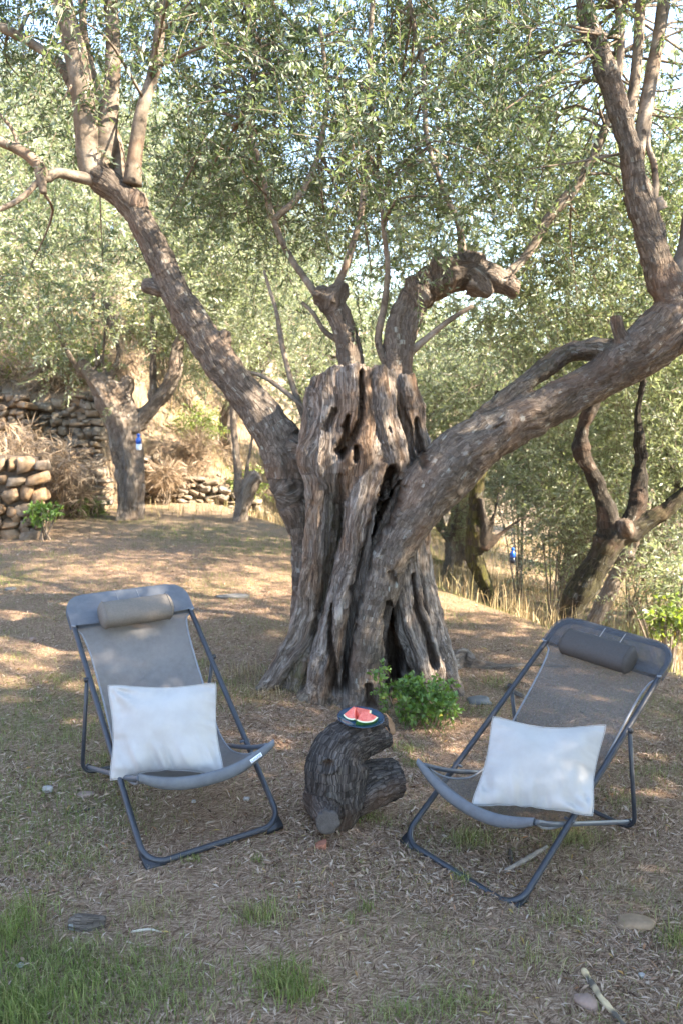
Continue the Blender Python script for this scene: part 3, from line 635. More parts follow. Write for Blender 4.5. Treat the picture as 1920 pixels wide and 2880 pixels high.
# trees of the grove
def make_crown_mesh(seed, n, leaf_len, twigs=18, leaves=16):
    rng = np.random.default_rng(seed); C = []
    while len(C) < n:
        p = rng.uniform(-1, 1, 3); r = np.linalg.norm(p)
        if r > 1 or r < .35: continue
        q = p*np.array([2.1, 2.1, 1.75]); q[2] += 3.35
        if q[2] < 1.25+.5*rng.random(): continue
        if fbm(q[None]*.75+seed, seed+3, 2)[0] < -.18: continue
        C.append(q)
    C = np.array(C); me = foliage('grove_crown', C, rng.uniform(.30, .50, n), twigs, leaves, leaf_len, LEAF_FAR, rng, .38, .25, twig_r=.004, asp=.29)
    return me, C
CROWNS = [make_crown_mesh(s, 105, .066, 20, 20) for s in (101, 102, 103)]
def trunk_variant(seed):
    rng = np.random.default_rng(seed); lean = rng.uniform(-.35, .35, 2); st = []
    top = np.array([lean[0], lean[1], 1.5]); mid = np.array([lean[0]*.3+rng.normal()*.06, lean[1]*.3, .75])
    st.append(L([(0, 0, -.3, .30), (0, 0, .12, .24), (*mid, .19), (*top, .19)], wood=.3, lobes=4, lobe_amp=.14))
    ends = []
    for k in range(4):
        a = k*1.57+rng.uniform(-.4, .4); d = np.array([math.cos(a), math.sin(a), 0])
        p1 = top+d*.45+np.array([0, 0, .45]); p2 = top+d*rng.uniform(.8, 1.1)+np.array([0, 0, 1.2]); p3 = p2+d*.35+np.array([0, 0, 1.0])
        st.append(L([(*(top-np.array([0, 0, .15])), .13), (*p1, .10), (*p2, .065), (*p3, .03)], wood=.1)); ends += [p1, p2, p3]
    o = build_wood('grove_trunk', st, .034, BARK_FAR, None, flute=.03, rough=.012, seed=seed, freq=2.2); me = o.data
    bpy.data.objects.remove(o)
    return me, np.array(ends)
TRUNKS = [trunk_variant(s) for s in (201, 202, 203)]
def bough_mesh(v):
    rng = np.random.default_rng(300+v); C = CROWNS[v][1]; e = TRUNKS[v][1]; pick = rng.choice(len(C), 46, replace=False)
    j = ((C[pick][:, None]-e[None])**2).sum(-1).argmin(1); o = thin_branches('boughs', e[j], C[pick], .026, None, rng); me = o.data
    bpy.data.objects.remove(o); return me
BOUGHS = [bough_mesh(v) for v in range(3)]
def grove_tree(x, y, v, rot, sc, label, own_trunk=None, crown_xyz=None, crown_sc=None, bark=None):
    z = tz(x, y); t = empty('olive_tree', (x, y, z-.02)); tag(t, label, 'olive tree', 'olive trees of the terraced grove')
    if own_trunk is None:
        o = obj('trunk', TRUNKS[v][0], t)
        for q in (o,): q.rotation_euler = (0, 0, rot); q.scale = (sc, sc, sc)
        b = obj('boughs', BOUGHS[v], t); b.rotation_euler = (0, 0, rot); b.scale = (sc, sc, sc); b['kind'] = 'stuff'
    else:
        o = build_wood('trunk', own_trunk, .022, bark or BARK_FAR, t, flute=.025, rough=.010, seed=int(x*10+50), freq=1.8)
        o.location = -t.location
        if crown_xyz is None: return t
    c = obj('crown', CROWNS[v][0], t); s2 = crown_sc or sc; c.scale = (s2, s2, s2); c.rotation_euler = (0, 0, rot); c['kind'] = 'stuff'
    if crown_xyz is not None: c.location = Vector(crown_xyz)-t.location-Vector((0, 0, 3.35*s2))
    return t
def bx_(px, py, Y): p = at(px, py, Y); return p[0], p[1]
# trunks that can be told apart in the photo
x, y = bx_(362, 1462, 12.4)
grove_tree(x, y, 0, .3, 1.1, 'gnarled grey olive by the stone walls with a blue bottle on its side', [
    S([(360, 1490, 12.4, 46), (362, 1450, 12.4, 36), (366, 1380, 12.4, 34), (362, 1300, 12.4, 36), (352, 1215, 12.4, 42), (330, 1140, 12.4, 44), (290, 1085, 12.4, 34), (255, 1055, 12.4, 20), (228, 1015, 12.4, 13)], wood=.5, lobes=5, lobe_amp=.16),
    S([(365, 1200, 12.4, 36), (400, 1180, 12.4, 24), (458, 1116, 12.3, 20), (490, 1050, 12.2, 17), (505, 960, 12.2, 12), (540, 880, 12.2, 8)], wood=.2),
    S([(335, 1140, 12.4, 30), (355, 1100, 12.4, 20), (362, 1060, 12.4, 14)], wood=.5),
    S([(230, 1055, 12.4, 8), (190, 990, 12.4, 8), (165, 920, 12.4, 7), (130, 850, 12.4, 5)]), S([(300, 1080, 12.4, 12), (292, 1020, 12.4, 7), (296, 940, 12.4, 6), (300, 850, 12.4, 5)]),
    S([(310, 1070, 12.4, 12), (335, 1000, 12.4, 8), (315, 920, 12.4, 6), (312, 850, 12.4, 5)]), S([(430, 1130, 12.3, 10), (432, 1050, 12.3, 9), (434, 960, 12.3, 8), (430, 850, 12.3, 6)]),
    S([(260, 1060, 12.4, 10), (275, 1010, 12.4, 8), (262, 940, 12.4, 6), (265, 820, 12.4, 5)])], (x-.1, 12.6, 4.3), 1.15)
x, y = bx_(673, 1480, 12.3)
grove_tree(x, y, 1, 1.2, .9, 'small forked olive with a sawn stub left of the old trunk', [
    S([(675, 1495, 12.3, 26), (676, 1450, 12.3, 19), (690, 1390, 12.3, 21), (712, 1350, 12.3, 20), (728, 1338, 12.3, 16)], wood=.5, lobes=4, lobe_amp=.16),
    S([(680, 1430, 12.3, 16), (672, 1350, 12.3, 11), (664, 1250, 12.3, 9), (655, 1170, 12.3, 8), (650, 1080, 12.3, 6)], wood=.1), S([(690, 1380, 12.3, 8), (700, 1300, 12.3, 6), (712, 1220, 12.3, 5)])], (x+.2, 13.2, 3.9), .85)
x, y = bx_(1385, 1735, 8.2)
grove_tree(x, y, 2, 2.1, 1.0, 'slender mossy olive leaning left behind the right limb', [
    S([(1405, 1800, 8.2, 32), (1390, 1735, 8.2, 29), (1368, 1655, 8.2, 26), (1338, 1560, 8.2, 26), (1335, 1490, 8.2, 24), (1334, 1430, 8.2, 18), (1340, 1350, 8.2, 18), (1380, 1240, 8.3, 14), (1400, 1100, 8.3, 10)], wood=0, moss=.8, lobes=4),
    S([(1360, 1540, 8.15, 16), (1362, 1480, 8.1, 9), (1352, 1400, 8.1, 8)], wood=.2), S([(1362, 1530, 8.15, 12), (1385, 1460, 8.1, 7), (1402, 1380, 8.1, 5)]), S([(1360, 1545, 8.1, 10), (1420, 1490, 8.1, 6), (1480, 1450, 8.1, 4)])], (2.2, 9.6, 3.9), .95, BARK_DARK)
x, y = bx_(1600, 1760, 7.6)
grove_tree(x, y, 0, 4.0, 1.0, 'dark forked olive leaning right behind the right chair', [
    S([(1575, 1830, 7.6, 42), (1595, 1760, 7.6, 36), (1622, 1680, 7.6, 33), (1672, 1595, 7.6, 35), (1725, 1510, 7.6, 36), (1780, 1492, 7.6, 26), (1845, 1455, 7.6, 19), (1890, 1418, 7.6, 17), (1960, 1330, 7.6, 13), (2010, 1200, 7.6, 9)], wood=0, moss=.3, lobes=4, lobe_amp=.12),
    S([(1715, 1515, 7.6, 34), (1698, 1420, 7.6, 25), (1668, 1345, 7.6, 22), (1635, 1272, 7.6, 21), (1638, 1205, 7.6, 18), (1670, 1120, 7.6, 14), (1690, 1000, 7.6, 10)], wood=0),
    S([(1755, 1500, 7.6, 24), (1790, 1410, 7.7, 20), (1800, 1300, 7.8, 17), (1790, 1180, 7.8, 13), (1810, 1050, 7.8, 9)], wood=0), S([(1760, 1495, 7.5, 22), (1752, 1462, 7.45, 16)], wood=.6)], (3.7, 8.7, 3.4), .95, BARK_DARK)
x, y = bx_(1665, 1760, 9.6)
grove_tree(x, y, 1, .9, .9, 'pale sunlit olive trunk leaning right behind the dark forked one', [
    S([(1640, 1830, 9.6, 26), (1668, 1750, 9.6, 22), (1705, 1670, 9.6, 20), (1745, 1590, 9.6, 17), (1790, 1500, 9.6, 12), (1830, 1380, 9.6, 8)], wood=.4, lobes=4)], (4.2, 10.6, 1.9), 1.0)
x, y = bx_(60, 1010, 16.5)
grove_tree(x, y, 2, 5.0, 1.2, 'thick pale olive trunk on the hillside at the left edge', [
    S([(-40, 1160, 16.5, 60), (-10, 1040, 16.5, 52), (40, 960, 16.5, 46), (95, 900, 16.5, 36), (125, 850, 16.5, 26), (150, 760, 16.5, 16)], wood=.6, lobes=5, lobe_amp=.15), S([(30, 970, 16.5, 36), (20, 890, 16.5, 26), (0, 780, 16.5, 16)], wood=.4)], (x, 16.9, 6.2), 1.3)
# the rest of the grove
GROVE = [(-2.6, 18.2, 0, .4, 1.05, 'leaning grey olive on the sunny upper terrace, behind the small forked one'), (-5.6, 19.5, 1, 2.0, 1.1, 'olive on the dry bank above the tall stone wall'),
    (.9, 17.5, 2, .9, 1.1, 'olive seen right behind the hollow trunk'), (2.05, 15.0, 1, 3.3, .48, 'pale thin olive beyond the mossy trunk'), (4.4, 14.5, 0, 1.4, 1.15, 'olive on the lower meadow beyond the right chair'),
    (-.9, 23.5, 1, 5.0, 1.25, 'far olive in the middle of the grove'), (3.0, 20.5, 2, .2, 1.2, 'far olive right of the hollow trunk'), (6.8, 18.0, 1, 2.7, 1.2, 'far olive at the right edge of the meadow'), (-5.2, 26.0, 2, 1.1, 1.35, 'far olive high on the hillside'),
    (-9.5, 24.0, 0, .0, 1.3, 'far olive high on the hillside by the left edge'), (8.5, 26, 0, 1.0, 1.4, 'farthest olive on the right'), (2.0, 30, 1, 3, 1.5, 'farthest olive behind the trunk'), (7.4, 12.2, 2, 2.2, 1.05, 'olive with low grey branches at the right edge'),
    (-3.6, 31, 0, 2.6, 1.5, 'farthest olive on the upper terrace'), (-12.5, 31, 1, .6, 1.6, 'farthest olive at the upper left'), (-8.3, 15.6, 2, .5, 1.2, 'olive with yellowing leaves at the upper left edge'),
    # out of the frame, they shade the clearing from the evening sun
    (5.9, 2.2, 0, 1.9, 1.42, 'olive beside the clearing, right of the right chair'), (5.6, -.7, 1, .4, 1.45, 'olive beside the camera, on the right'), (7.9, .5, 2, 2.8, 1.62, 'olive on the lower terrace, far to the right'),
    (4.7, .8, 2, 3.6, 1.08, 'small olive close to the camera on the right'), (5.6, -3.9, 0, 4.4, 1.35, 'olive behind the camera on the right'),
    (3.9, 12.9, 0, 5.1, .7, 'low young olive on the meadow right of the mossy trunk'), (5.4, 10.9, 1, 2.4, .8, 'low silvery olive on the meadow by the right edge'), (2.6, 16.5, 0, 1.7, .95, 'bright olive on the far meadow behind the right limb')]
for g in GROVE: grove_tree(*g)

# ------------------------------------------------------------------ dry stone walls
def stone_mesh(seed, mat):
    """angular block: a box shell with its corners and edges knocked off by random planes"""
    rng = np.random.default_rng(seed); m = 4; key = {}; V = []; Q = []
    def vid(p):
        if p not in key: key[p] = len(V); V.append(p)
        return key[p]
    for ax in range(3):
        for sg in (0, m):
            u, v = (ax+1) % 3, (ax+2) % 3
            for a in range(m):
                for b in range(m):
                    q = []
                    for du, dv in ((0, 0), (1, 0), (1, 1), (0, 1)):
                        p = [0, 0, 0]; p[ax] = sg; p[u] = a+du; p[v] = b+dv; q.append(vid(tuple(p)))
                    Q.append(q if sg else q[::-1])
    V = np.array(V, float)/m*2-1
    for k in range(9):
        n = rng.normal(size=3); n /= np.linalg.norm(n); d = rng.uniform(.88, 1.15); e = V@n-d; V -= np.outer(np.maximum(e, 0), n)
    V += .045*fbm(V*1.7+seed, seed, 2)[:, None]*V+rng.normal(size=V.shape)*.018
    return mesh_np('stone', V, np.array(Q), [mat], None, False)
STONES = [stone_mesh(500+k, STONE) for k in range(9)]; STONES_G = [stone_mesh(520+k, STONE_GREY) for k in range(9)]
def dry_wall(name, label, p0, p1, heights, wr, hr, depth, meshes, seed, group=None):
    rng = np.random.default_rng(seed); p0 = np.array(p0, float); p1 = np.array(p1, float); d = p1-p0; ln = np.linalg.norm(d); d /= ln
    nrm = np.array([d[1], -d[0]])               # face direction
    ang = math.atan2(d[1], d[0]); zb = min(tz(*(p0+nrm*.2)), tz(*(p1+nrm*.2)))-.08
    h_at = lambda s: np.interp(s/ln, np.linspace(0, 1, len(heights)), heights)
    mb = MB(); n = 14; ss = np.linspace(0, ln, n); V = []; back = -nrm*depth; fr = -nrm*depth*.38
    for s_ in ss:
        q = p0+d*s_; h = h_at(s_)-.05
        V += [(*(q+fr), zb), (*(q+fr), zb+h), (*(q+back), zb+h), (*(q+back), zb)]
    Q = [[i*4+j, i*4+(j+1) % 4, (i+1)*4+(j+1) % 4, (i+1)*4+j] for i in range(n-1) for j in range(4)]+[[0, 1, 2, 3], [4*n-1, 4*n-2, 4*n-3, 4*n-4]]
    mb.add(np.array(V), np.array(Q)); w = mb.build(name, EARTH, None, False); tag(w, label, 'stone wall', group)
    z = 0.0; cnt = 0
    while z < max(heights)-.02:
        rh = rng.uniform(*hr)*(1.25 if z < .25 else 1.0); s_ = rng.uniform(-.1, 0)
        while s_ < ln:
            sw = wr[0]+(wr[1]-wr[0])*rng.random()**1.6; hh = rh*rng.uniform(.60, 1.15)
            if z+hh*.6 < h_at(np.clip(s_+sw/2, 0, ln))+.03:
                c = p0+d*(s_+sw/2)-nrm*(depth*.36+rng.uniform(-.03, .03)+z*.05)
                o = obj('stone', meshes[rng.integers(len(meshes))], w, (c[0], c[1], zb+z+hh/2+rng.uniform(-.01, .01)))
                o.scale = (sw*.51, depth*.42, hh*.52); o.rotation_euler = (rng.normal()*.12, rng.normal()*.16, ang+rng.normal()*.2); cnt += 1
            s_ += sw*.99
        z += rh*.97
    for k in range(int(ln*max(heights)*16)):
        s_ = rng.uniform(.05, ln-.05); zz = rng.uniform(.05, h_at(s_)-.05); sz = rng.uniform(.025, .055); c = p0+d*s_-nrm*(depth*.10+zz*.05)
        o = obj('stone', meshes[rng.integers(len(meshes))], w, (c[0], c[1], zb+zz)); o.scale = (sz*1.4, sz, sz); o.rotation_euler = tuple(rng.uniform(-1, 1, 3))
    return w
dry_wall('dry_stone_wall', 'low dry stone wall of large tan stones at the left edge', (-5.3, 10.05), (-4.0, 10.3), [1.15, 1.25, 1.2], (.12, .34), (.10, .26), .42, STONES, 1)
dry_wall('dry_stone_wall', 'short pale stone wall set back above the large tan stones', (-6.4, 12.4), (-5.05, 12.55), [1.9, 1.85, 1.7], (.12, .3), (.08, .16), .45, STONES, 2)
dry_wall('dry_stone_wall', 'tall shaded grey stone wall left of the bottle tree', (-5.5, 13.0), (-4.1, 13.0), [1.95, 1.9, 1.95], (.10, .26), (.06, .14), .5, STONES_G, 3)
dry_wall('dry_stone_wall', 'narrow sunlit end of the tall wall with orange lichen', (-4.12, 13.15), (-4.12, 14.5), [2.05, 1.8, 1.5], (.10, .24), (.06, .14), .4, STONES, 4)
dry_wall('dry_stone_wall', 'low broken stone wall sinking towards the small forked olive', (-4.0, 14.5), (-1.6, 14.6), [1.42, 1.1, .7, .45], (.12, .3), (.07, .17), .5, STONES_G, 5)

# ------------------------------------------------------------------ folding chairs
def mat_metal():
    t = NT('navy_painted_steel'); n = t.noise(t.obj(), 60, 3, .6)
    return t.done(t.principled(t.ramp(n, [(.3, (.020, .023, .029)), (.7, (.034, .038, .046))]), t.ramp(n, [(.3, .34), (.7, .5)]), .5))
STEEL = mat_metal()
STEEL_GREY = simple('grey_seat_tube', (.075, .085, .10), .42, .45, 40, .15, .05)
PLASTIC = simple('black_plastic_cap', (.018, .019, .022), .55, .4, 40, .2, .1)
def mesh_fabric(name, col, see):
    t = NT(name); u = t.attr('u'); v = t.attr('v')
    wv = t.math('MULTIPLY', t.math('SINE', t.math('MULTIPLY', u, 2*math.pi/.0032)), t.math('SINE', t.math('MULTIPLY', v, 2*math.pi/.0032)))
    n = t.noise(t.obj(), 45, 4, .65); n2 = t.noise(t.obj(), 6, 3)
    c = t.mix(.5, t.ramp(n, [(.3, tuple(np.array(col)*.82)), (.7, tuple(np.array(col)*1.15))]), t.ramp(n2, [(.35, tuple(np.array(col)*.85)), (.65, tuple(np.array(col)*1.1))]))
    p = t.principled(c, .7, .25, t.bump(t.math('ADD', wv, t.math('MULTIPLY', n, 2.0)), .25, .0012)); tr = t.n('BsdfTranslucent', {'Color': c}).outputs[0]
    sh = t.n('MixShader', {0: .14, 1: p, 2: tr}).outputs[0]
    holes = t.math('ADD', see, t.math('MULTIPLY', wv, see*.6))
    return t.done(t.n('MixShader', {0: holes, 1: sh, 2: t.n('BsdfTransparent').outputs[0]}).outputs[0])
CH_W, CH_L, CH_T, CH_PV, CH_R = .58, 1.362, .614, .887, .866
e2 = np.array([0, math.cos(CH_T), math.sin(CH_T)]); en = np.array([0, math.sin(CH_T), -math.cos(CH_T)])   # along the rails; down and back
def rounded_loop(w, q0, q1, rad, n=9):
    P = []
    for cx, cq, a0 in ((w-rad, q0+rad, -90), (w-rad, q1-rad, 0), (-w+rad, q1-rad, 90), (-w+rad, q0+rad, 180)):
        for k in range(n):
            a = math.radians(a0+90*k/(n-1)); P.append((cx+rad*math.cos(a), cq+rad*math.sin(a)))
    return np.array(P)
PROF = np.array([  # q along rails, n below the rail plane, half width   (back, then seat given as y,z)
    (1.375, -.004, .20), (1.34, .012, .275), (1.27, .012, .295), (1.19, .016, .288), (1.165, .018, .262), (1.08, .030, .246), (.95, .052, .240), (.80, .078, .238), (.66, .104, .238), (.54, .124, .240)])
def chair_profile():
    B = [np.array([0, *(e2*q+en*n)[1:], w]) for q, n, w in PROF]
    Sx = [(.405, .178, .243), (.30, .196, .247), (.20, .236, .255), (.12, .292, .272), (.066, .346, .290)]
    B += [np.array([0, y, z, w]) for y, z, w in Sx]
    return spline(np.array(B), 84)
def make_chair(loc, rot, fabric, fab_top, pad_mat, bind_mat, label, seed, tagged=False):
    root = empty('folding_chair', loc); root.rotation_mode = 'XYZ'
    root.matrix_world = Matrix.Translation(loc) @ rot.to_4x4()
    tag(root, label, 'chair', 'folding sling chairs under the olive'); rng = np.random.default_rng(seed)
    r = .0125; w = CH_W/2
    lp = rounded_loop(w, .0, CH_L, .085); C = np.stack([lp[:, 0], lp[:, 1]*e2[1], lp[:, 1]*e2[2]+r], 1)
    dense = [];
    for i in range(len(C)):
        a, b = C[i], C[(i+1) % len(C)]; m = max(1, int(np.linalg.norm(b-a)/.06)); dense += [a+(b-a)*k/m for k in range(m)]
    mb = MB(); mb.tube(np.array(dense), r, 14, closed=True); mb.build('main_frame', STEEL, root)
    # rear prop: U of thinner tube with its bar on the ground
    wp = w+.012; pv = e2*CH_PV+np.array([0, 0, r]); P = [(-wp, pv[1], pv[2])]
    for sx in (-1, 1):
        arc = [(sx*(wp-.055+.055*math.cos(a)), CH_R+.004, .012+.055-.055*math.sin(a)) for a in np.linspace(0, math.pi/2, 7)]
        P += arc if sx < 0 else arc[::-1]
    P += [(wp, pv[1], pv[2])]
    mb = MB(); mb.tube(np.array(P), .0095, 10); mb.build('rear_prop', PLASTIC if False else STEEL, root)
    for sx in (-1, 1):
        mb = MB(); mb.tube(np.array([(sx*(w-.006), pv[1], pv[2]), (sx*(wp+.012), pv[1], pv[2])]), .0115, 10); mb.build('pivot', PLASTIC, root)
    # seat tubes from the ground bar to the front edge
    fy, fz = .066, .341
    for sx in (-1, 1):
        mb = MB(); mb.tube(spline(np.array([(sx*(w-.020), CH_R+.02, .03), (sx*(w-.022), .5, .165), (sx*(w-.020), .25, .255), (sx*(w-.012), fy+.02, fz-.012)]), 24), .0105, 10)
        st = mb.build('seat_tube', STEEL_GREY, root)
        mb = MB(); mb.tube(np.array([(sx*(w-.020), CH_R+.012, .032), (sx*(w-.020), CH_R+.05, .022)]), .0135, 8); mb.build('end_cap', PLASTIC, st)
        mb = MB(); q = .41; c = e2*q+np.array([0, 0, r]); mb.tube(np.array([(sx*(w-.028), c[1], c[2]), (sx*(w+.016), c[1], c[2])]), .006, 8); mb.build('bolt', STEEL_GREY, root)
        # foot plate under the front corner
        mb = MB(); a = sx*w
        V = np.array([(a-sx*.075, -.018, -.006), (a+sx*.004, -.012, -.006), (a+sx*.006, .07, .018), (a-sx*.075, -.018, .010), (a+sx*.004, -.012, .012), (a+sx*.006, .07, .046)])
        T = np.array([[0, 2, 1], [3, 4, 5], [0, 1, 4], [0, 4, 3], [1, 2, 5], [1, 5, 4], [2, 0, 3], [2, 3, 5]]); mb.add(V, None, T if sx > 0 else T[:, ::-1]); mb.build('foot_plate', PLASTIC, root, False)
    # bowed front wire under the seat edge
    xs = np.linspace(-1, 1, 25); mb = MB(); mb.tube(np.stack([xs*(w-.015), fy+.04+0*xs, fz-.02-.085*(1-xs**2)], 1), .0045, 8); mb.build('seat_wire', PLASTIC, root)
    # sling
    prof = chair_profile(); nu = 33; us = np.linspace(-1, 1, nu); s = np.concatenate([[0], np.cumsum(np.linalg.norm(np.diff(prof[:, :3], axis=0), axis=1))])
    T, N, B = frames(prof[:, :3]); nrm = np.stack([0*s, T[:, 2], -T[:, 1]], 1); nrm *= np.sign((nrm@en))[:, None]
    sag = np.interp(s, [0, .16, .45, .9, 1.15, s[-1]-.06, s[-1]], [.0, .004, .020, .030, .030, .060, .072])
    V = np.zeros((len(s), nu, 3)); V[:, :, 0] = us[None]*prof[:, 3:4]
    nn = nrm.copy(); nn[s > 1.05] = (0, 0, -1)
    k = smooth(.8, 1.1, s)[:, None]; nn = nrm*(1-k)+np.array([0, 0, -1])*k; nn = unit(nn)
    V += prof[:, None, :3]*np.array([0, 1, 1])+nn[:, None]*(sag[:, None]*(1-us**2)[None])[..., None]
    V[..., 2] += r
    wr = fbm(np.stack([V[..., 0]*9, V[..., 1]*3, V[..., 2]*3+seed], -1), 61, 3); V += nn[:, None]*(wr*.004)[..., None]
    i0 = 7                                                       # rows of the double top pocket
    iq = (np.arange(len(s)-1)[:, None]*nu+np.arange(nu-1)[None]); Q = np.stack([iq, iq+1, iq+nu+1, iq+nu], -1)
    uu = (us[None]*prof[:, 3:4]).ravel(); vv = np.repeat(s, nu); VV = V.reshape(-1, 3)
    obj('sling', mesh_np('sling', VV, Q[i0:-3].reshape(-1, 4), [fabric], {'u': uu, 'v': vv}, True), root)
    # doubled pocket round the top bar: front and back sheets joined over the bar
    lpw = rounded_loop(w+r+.002, .06, CH_L+r+.003, .095)
    ip = i0+2; qs = np.linspace(1.19, CH_L+r+.003, 15); rows = []
    for sgn in (-1, 1):
        for q in (qs if sgn < 0 else qs[::-1]):
            y_ = CH_L+r+.003-q; R_ = .10; hwid = w+r+.003-(R_-math.sqrt(max(0, R_*R_-max(0, R_-y_)**2)) if y_ < R_ else 0)
            off = (r+.003)*math.sqrt(max(0, 1-max(0, (q-(CH_L-.004))/(2*r+.003))**2))
            rows.append([np.array([u_*hwid, 0, r])+e2*q*np.array([0, 1, 1])+en*(sgn*off+(.010*(1-u_*u_)*min(1, max(0, (CH_L-.05-q)/.05)) if sgn < 0 else 0)) for u_ in us])
    PV = np.array(rows); npr = len(rows); iq2 = (np.arange(npr-1)[:, None]*nu+np.arange(nu-1)[None]); PQ = np.stack([iq2, iq2+1, iq2+nu+1, iq2+nu], -1).reshape(-1, 4)
    pk = obj('top_pocket', mesh_np('top_pocket', PV.reshape(-1, 3), PQ, [fab_top], {'u': PV[..., 0].ravel(), 'v': np.repeat(np.arange(npr)*.012, nu)}, True), root)
    # woven tab in the middle of the top edge
    mb = MB()
    for sx in (-.052, .052):
        C2 = np.array([np.array([sx, 0, r])+e2*q+en*(-(r+.0045)) for q in np.linspace(1.262, CH_L-.004, 8)]+[np.array([sx, 0, r])+e2*(CH_L+r+.0035)]); mb.tube(C2, .0022, 6)
    mb.build('seam', bind_mat, pk)
    # light binding along both sides
    for sx in (0, -1):
        side = V[i0:-3, sx].copy(); o_ = 1 if sx else -1
        start = np.array([np.array([o_*(w+r+.002), 0, r])+e2*1.192-en*(r+.001), np.array([o_*(w-.004), 0, r])+e2*1.186-en*.012])
        mb = MB(); mb.tube(spline(np.vstack([start, side[2:]]), 90), .0048, 7); mb.build('binding', bind_mat, root)
    # front hem: a soft roll with a turned-under flap
    hem = V[-6:, :].copy(); H = []
    for k2 in range(6): H.append(hem[k2]+np.array([0, 0, .0025]))
    taper = (1-.45*us**4)[:, None]
    for dy, dz in ((-.010, -.005), (-.017, -.018), (-.018, -.034), (-.010, -.050), (.010, -.058), (.035, -.056)): H.append(hem[-1]+np.array([0, dy, dz])*taper)
    H = np.array(H); iq3 = (np.arange(len(H)-1)[:, None]*nu+np.arange(nu-1)[None])
    obj('front_hem', mesh_np('front_hem', H.reshape(-1, 3), np.stack([iq3, iq3+1, iq3+nu+1, iq3+nu], -1).reshape(-1, 4), [HEM], {'u': H[..., 0].ravel(), 'v': np.repeat(np.arange(len(H))*.012, nu)}, True), root)
    # head pillow
    hl, a_, b_ = .175, .066, .050; nx_, nt = 40, 28; tt = np.linspace(0, 2*np.pi, nt, endpoint=False); xs = np.linspace(-1, 1, nx_)
    end = np.clip(1-np.abs(xs), 0, 1); sc = np.sqrt(np.clip(1-np.clip(1-end/.09, 0, 1)**2.4, 0, 1)); sc[0] = sc[-1] = .72
    cs = np.sign(np.cos(tt))*np.abs(np.cos(tt))**.8; sn = np.sign(np.sin(tt))*np.abs(np.sin(tt))**.8
    cr = 1+.035*fbm(np.stack(np.broadcast_arrays(xs[:, None]*7+seed, cs[None]*.8, sn[None]*.8), -1), 71, 3)+.02*np.sin(xs*20+seed)[:, None]*(np.abs(sn)[None])*(np.abs(xs)[:, None] > .6)
    ctr = np.array([0, 0, r])+e2*1.195-en*(b_+.004)
    HV = ctr+np.stack([np.broadcast_to(xs[:, None]*hl, (nx_, nt)), 0*cr, 0*cr], -1)+(a_*cs[None]*sc[:, None]*cr)[..., None]*e2+(b_*sn[None]*sc[:, None]*cr)[..., None]*(-en)
    iq4 = (np.arange(nx_-1)[:, None]*nt); jj = np.arange(nt)[None]; HQ = np.stack([iq4+jj, iq4+nt+jj, iq4+nt+(jj+1) % nt, iq4+(jj+1) % nt], -1).reshape(-1, 4)
    hv = np.vstack([HV.reshape(-1, 3), ctr-np.array([hl, 0, 0]), ctr+np.array([hl, 0, 0])]); m_ = len(hv)
    ht = np.vstack([np.stack([np.full(nt, m_-2), jj[0], (jj[0]+1) % nt], 1), np.stack([np.full(nt, m_-1), (nx_-1)*nt+(jj[0]+1) % nt, (nx_-1)*nt+jj[0]], 1)])
    hp = obj('head_pillow', mesh_np('head_pillow', hv, [HQ, ht], [pad_mat], None, True), root)
    for sx in (0, -1):
        ring = HV[2 if sx == 0 else -3]*1.0; mb = MB(); mb.tube(ctr+(ring-ctr)*np.array([1.0, 1.01, 1.01]), .0022, 5, closed=True); mb.build('piping', pad_mat, hp)
    if tagged:   # small white sewn label with a blue word on the seat front
        i_, j_ = 7, nu-6; c = H[i_, j_]; tx = unit(H[i_, j_+1]-H[i_, j_-1]); ty = unit(H[i_-1, j_]-H[i_+1, j_]); ty = unit(ty-tx*(tx@ty)); up = unit(np.cross(tx, ty))
        R_ = np.stack([tx, ty, up], 1); mb = MB(); mb.box(c+up*.0045, (.055, .017, .0016), R_); lb = mb.build('label_tag', simple('white_label', (.78, .80, .82), .5, .3, 30, .05, 0), root, False)
        cu = bpy.data.curves.new('label_word', 'FONT'); cu.body = 'LAFUMA'; cu.size = .0125; cu.align_x = 'CENTER'; cu.align_y = 'CENTER'; cu.extrude = .0002; cu.materials.append(simple('label_blue', (.09, .22, .62), .5, .3, 30, .05, 0))
        wd = bpy.data.objects.new('label_word_curve', cu); COL.objects.link(wd); dg = bpy.context.evaluated_depsgraph_get(); me = bpy.data.meshes.new_from_object(wd.evaluated_get(dg)); bpy.data.objects.remove(wd)
        tw = obj('printed_word', me, lb); tw.matrix_parent_inverse = Matrix(); m4 = Matrix.Identity(4)
        for a in range(3):
            for b in range(3): m4[a][b] = R_[a, b]
        pos = c+up*.0056
        for a in range(3): m4[a][3] = pos[a]
        tw.matrix_local = m4
    return root, V
HEM = mesh_fabric('grey_hem_cloth', (.150, .160, .172), .02)
def rot3(ax, ay, a): return (Matrix.Rotation(a, 3, 'Z') @ Matrix.Rotation(ax, 3, 'X') @ Matrix.Rotation(ay, 3, 'Y'))
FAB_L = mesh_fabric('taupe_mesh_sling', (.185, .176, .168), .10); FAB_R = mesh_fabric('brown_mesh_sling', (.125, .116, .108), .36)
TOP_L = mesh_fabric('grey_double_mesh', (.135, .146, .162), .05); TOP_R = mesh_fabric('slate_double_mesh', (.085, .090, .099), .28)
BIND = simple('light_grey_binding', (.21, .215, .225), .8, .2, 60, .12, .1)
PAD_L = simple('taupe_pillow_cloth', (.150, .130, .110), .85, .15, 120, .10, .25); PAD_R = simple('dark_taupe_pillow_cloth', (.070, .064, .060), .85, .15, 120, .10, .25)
CH0 = ((-.497, 2.948, .038), rot3(.025, -.005, .566)); CH1 = ((.453, 2.924, -.067), rot3(-.010, .060, -.828))
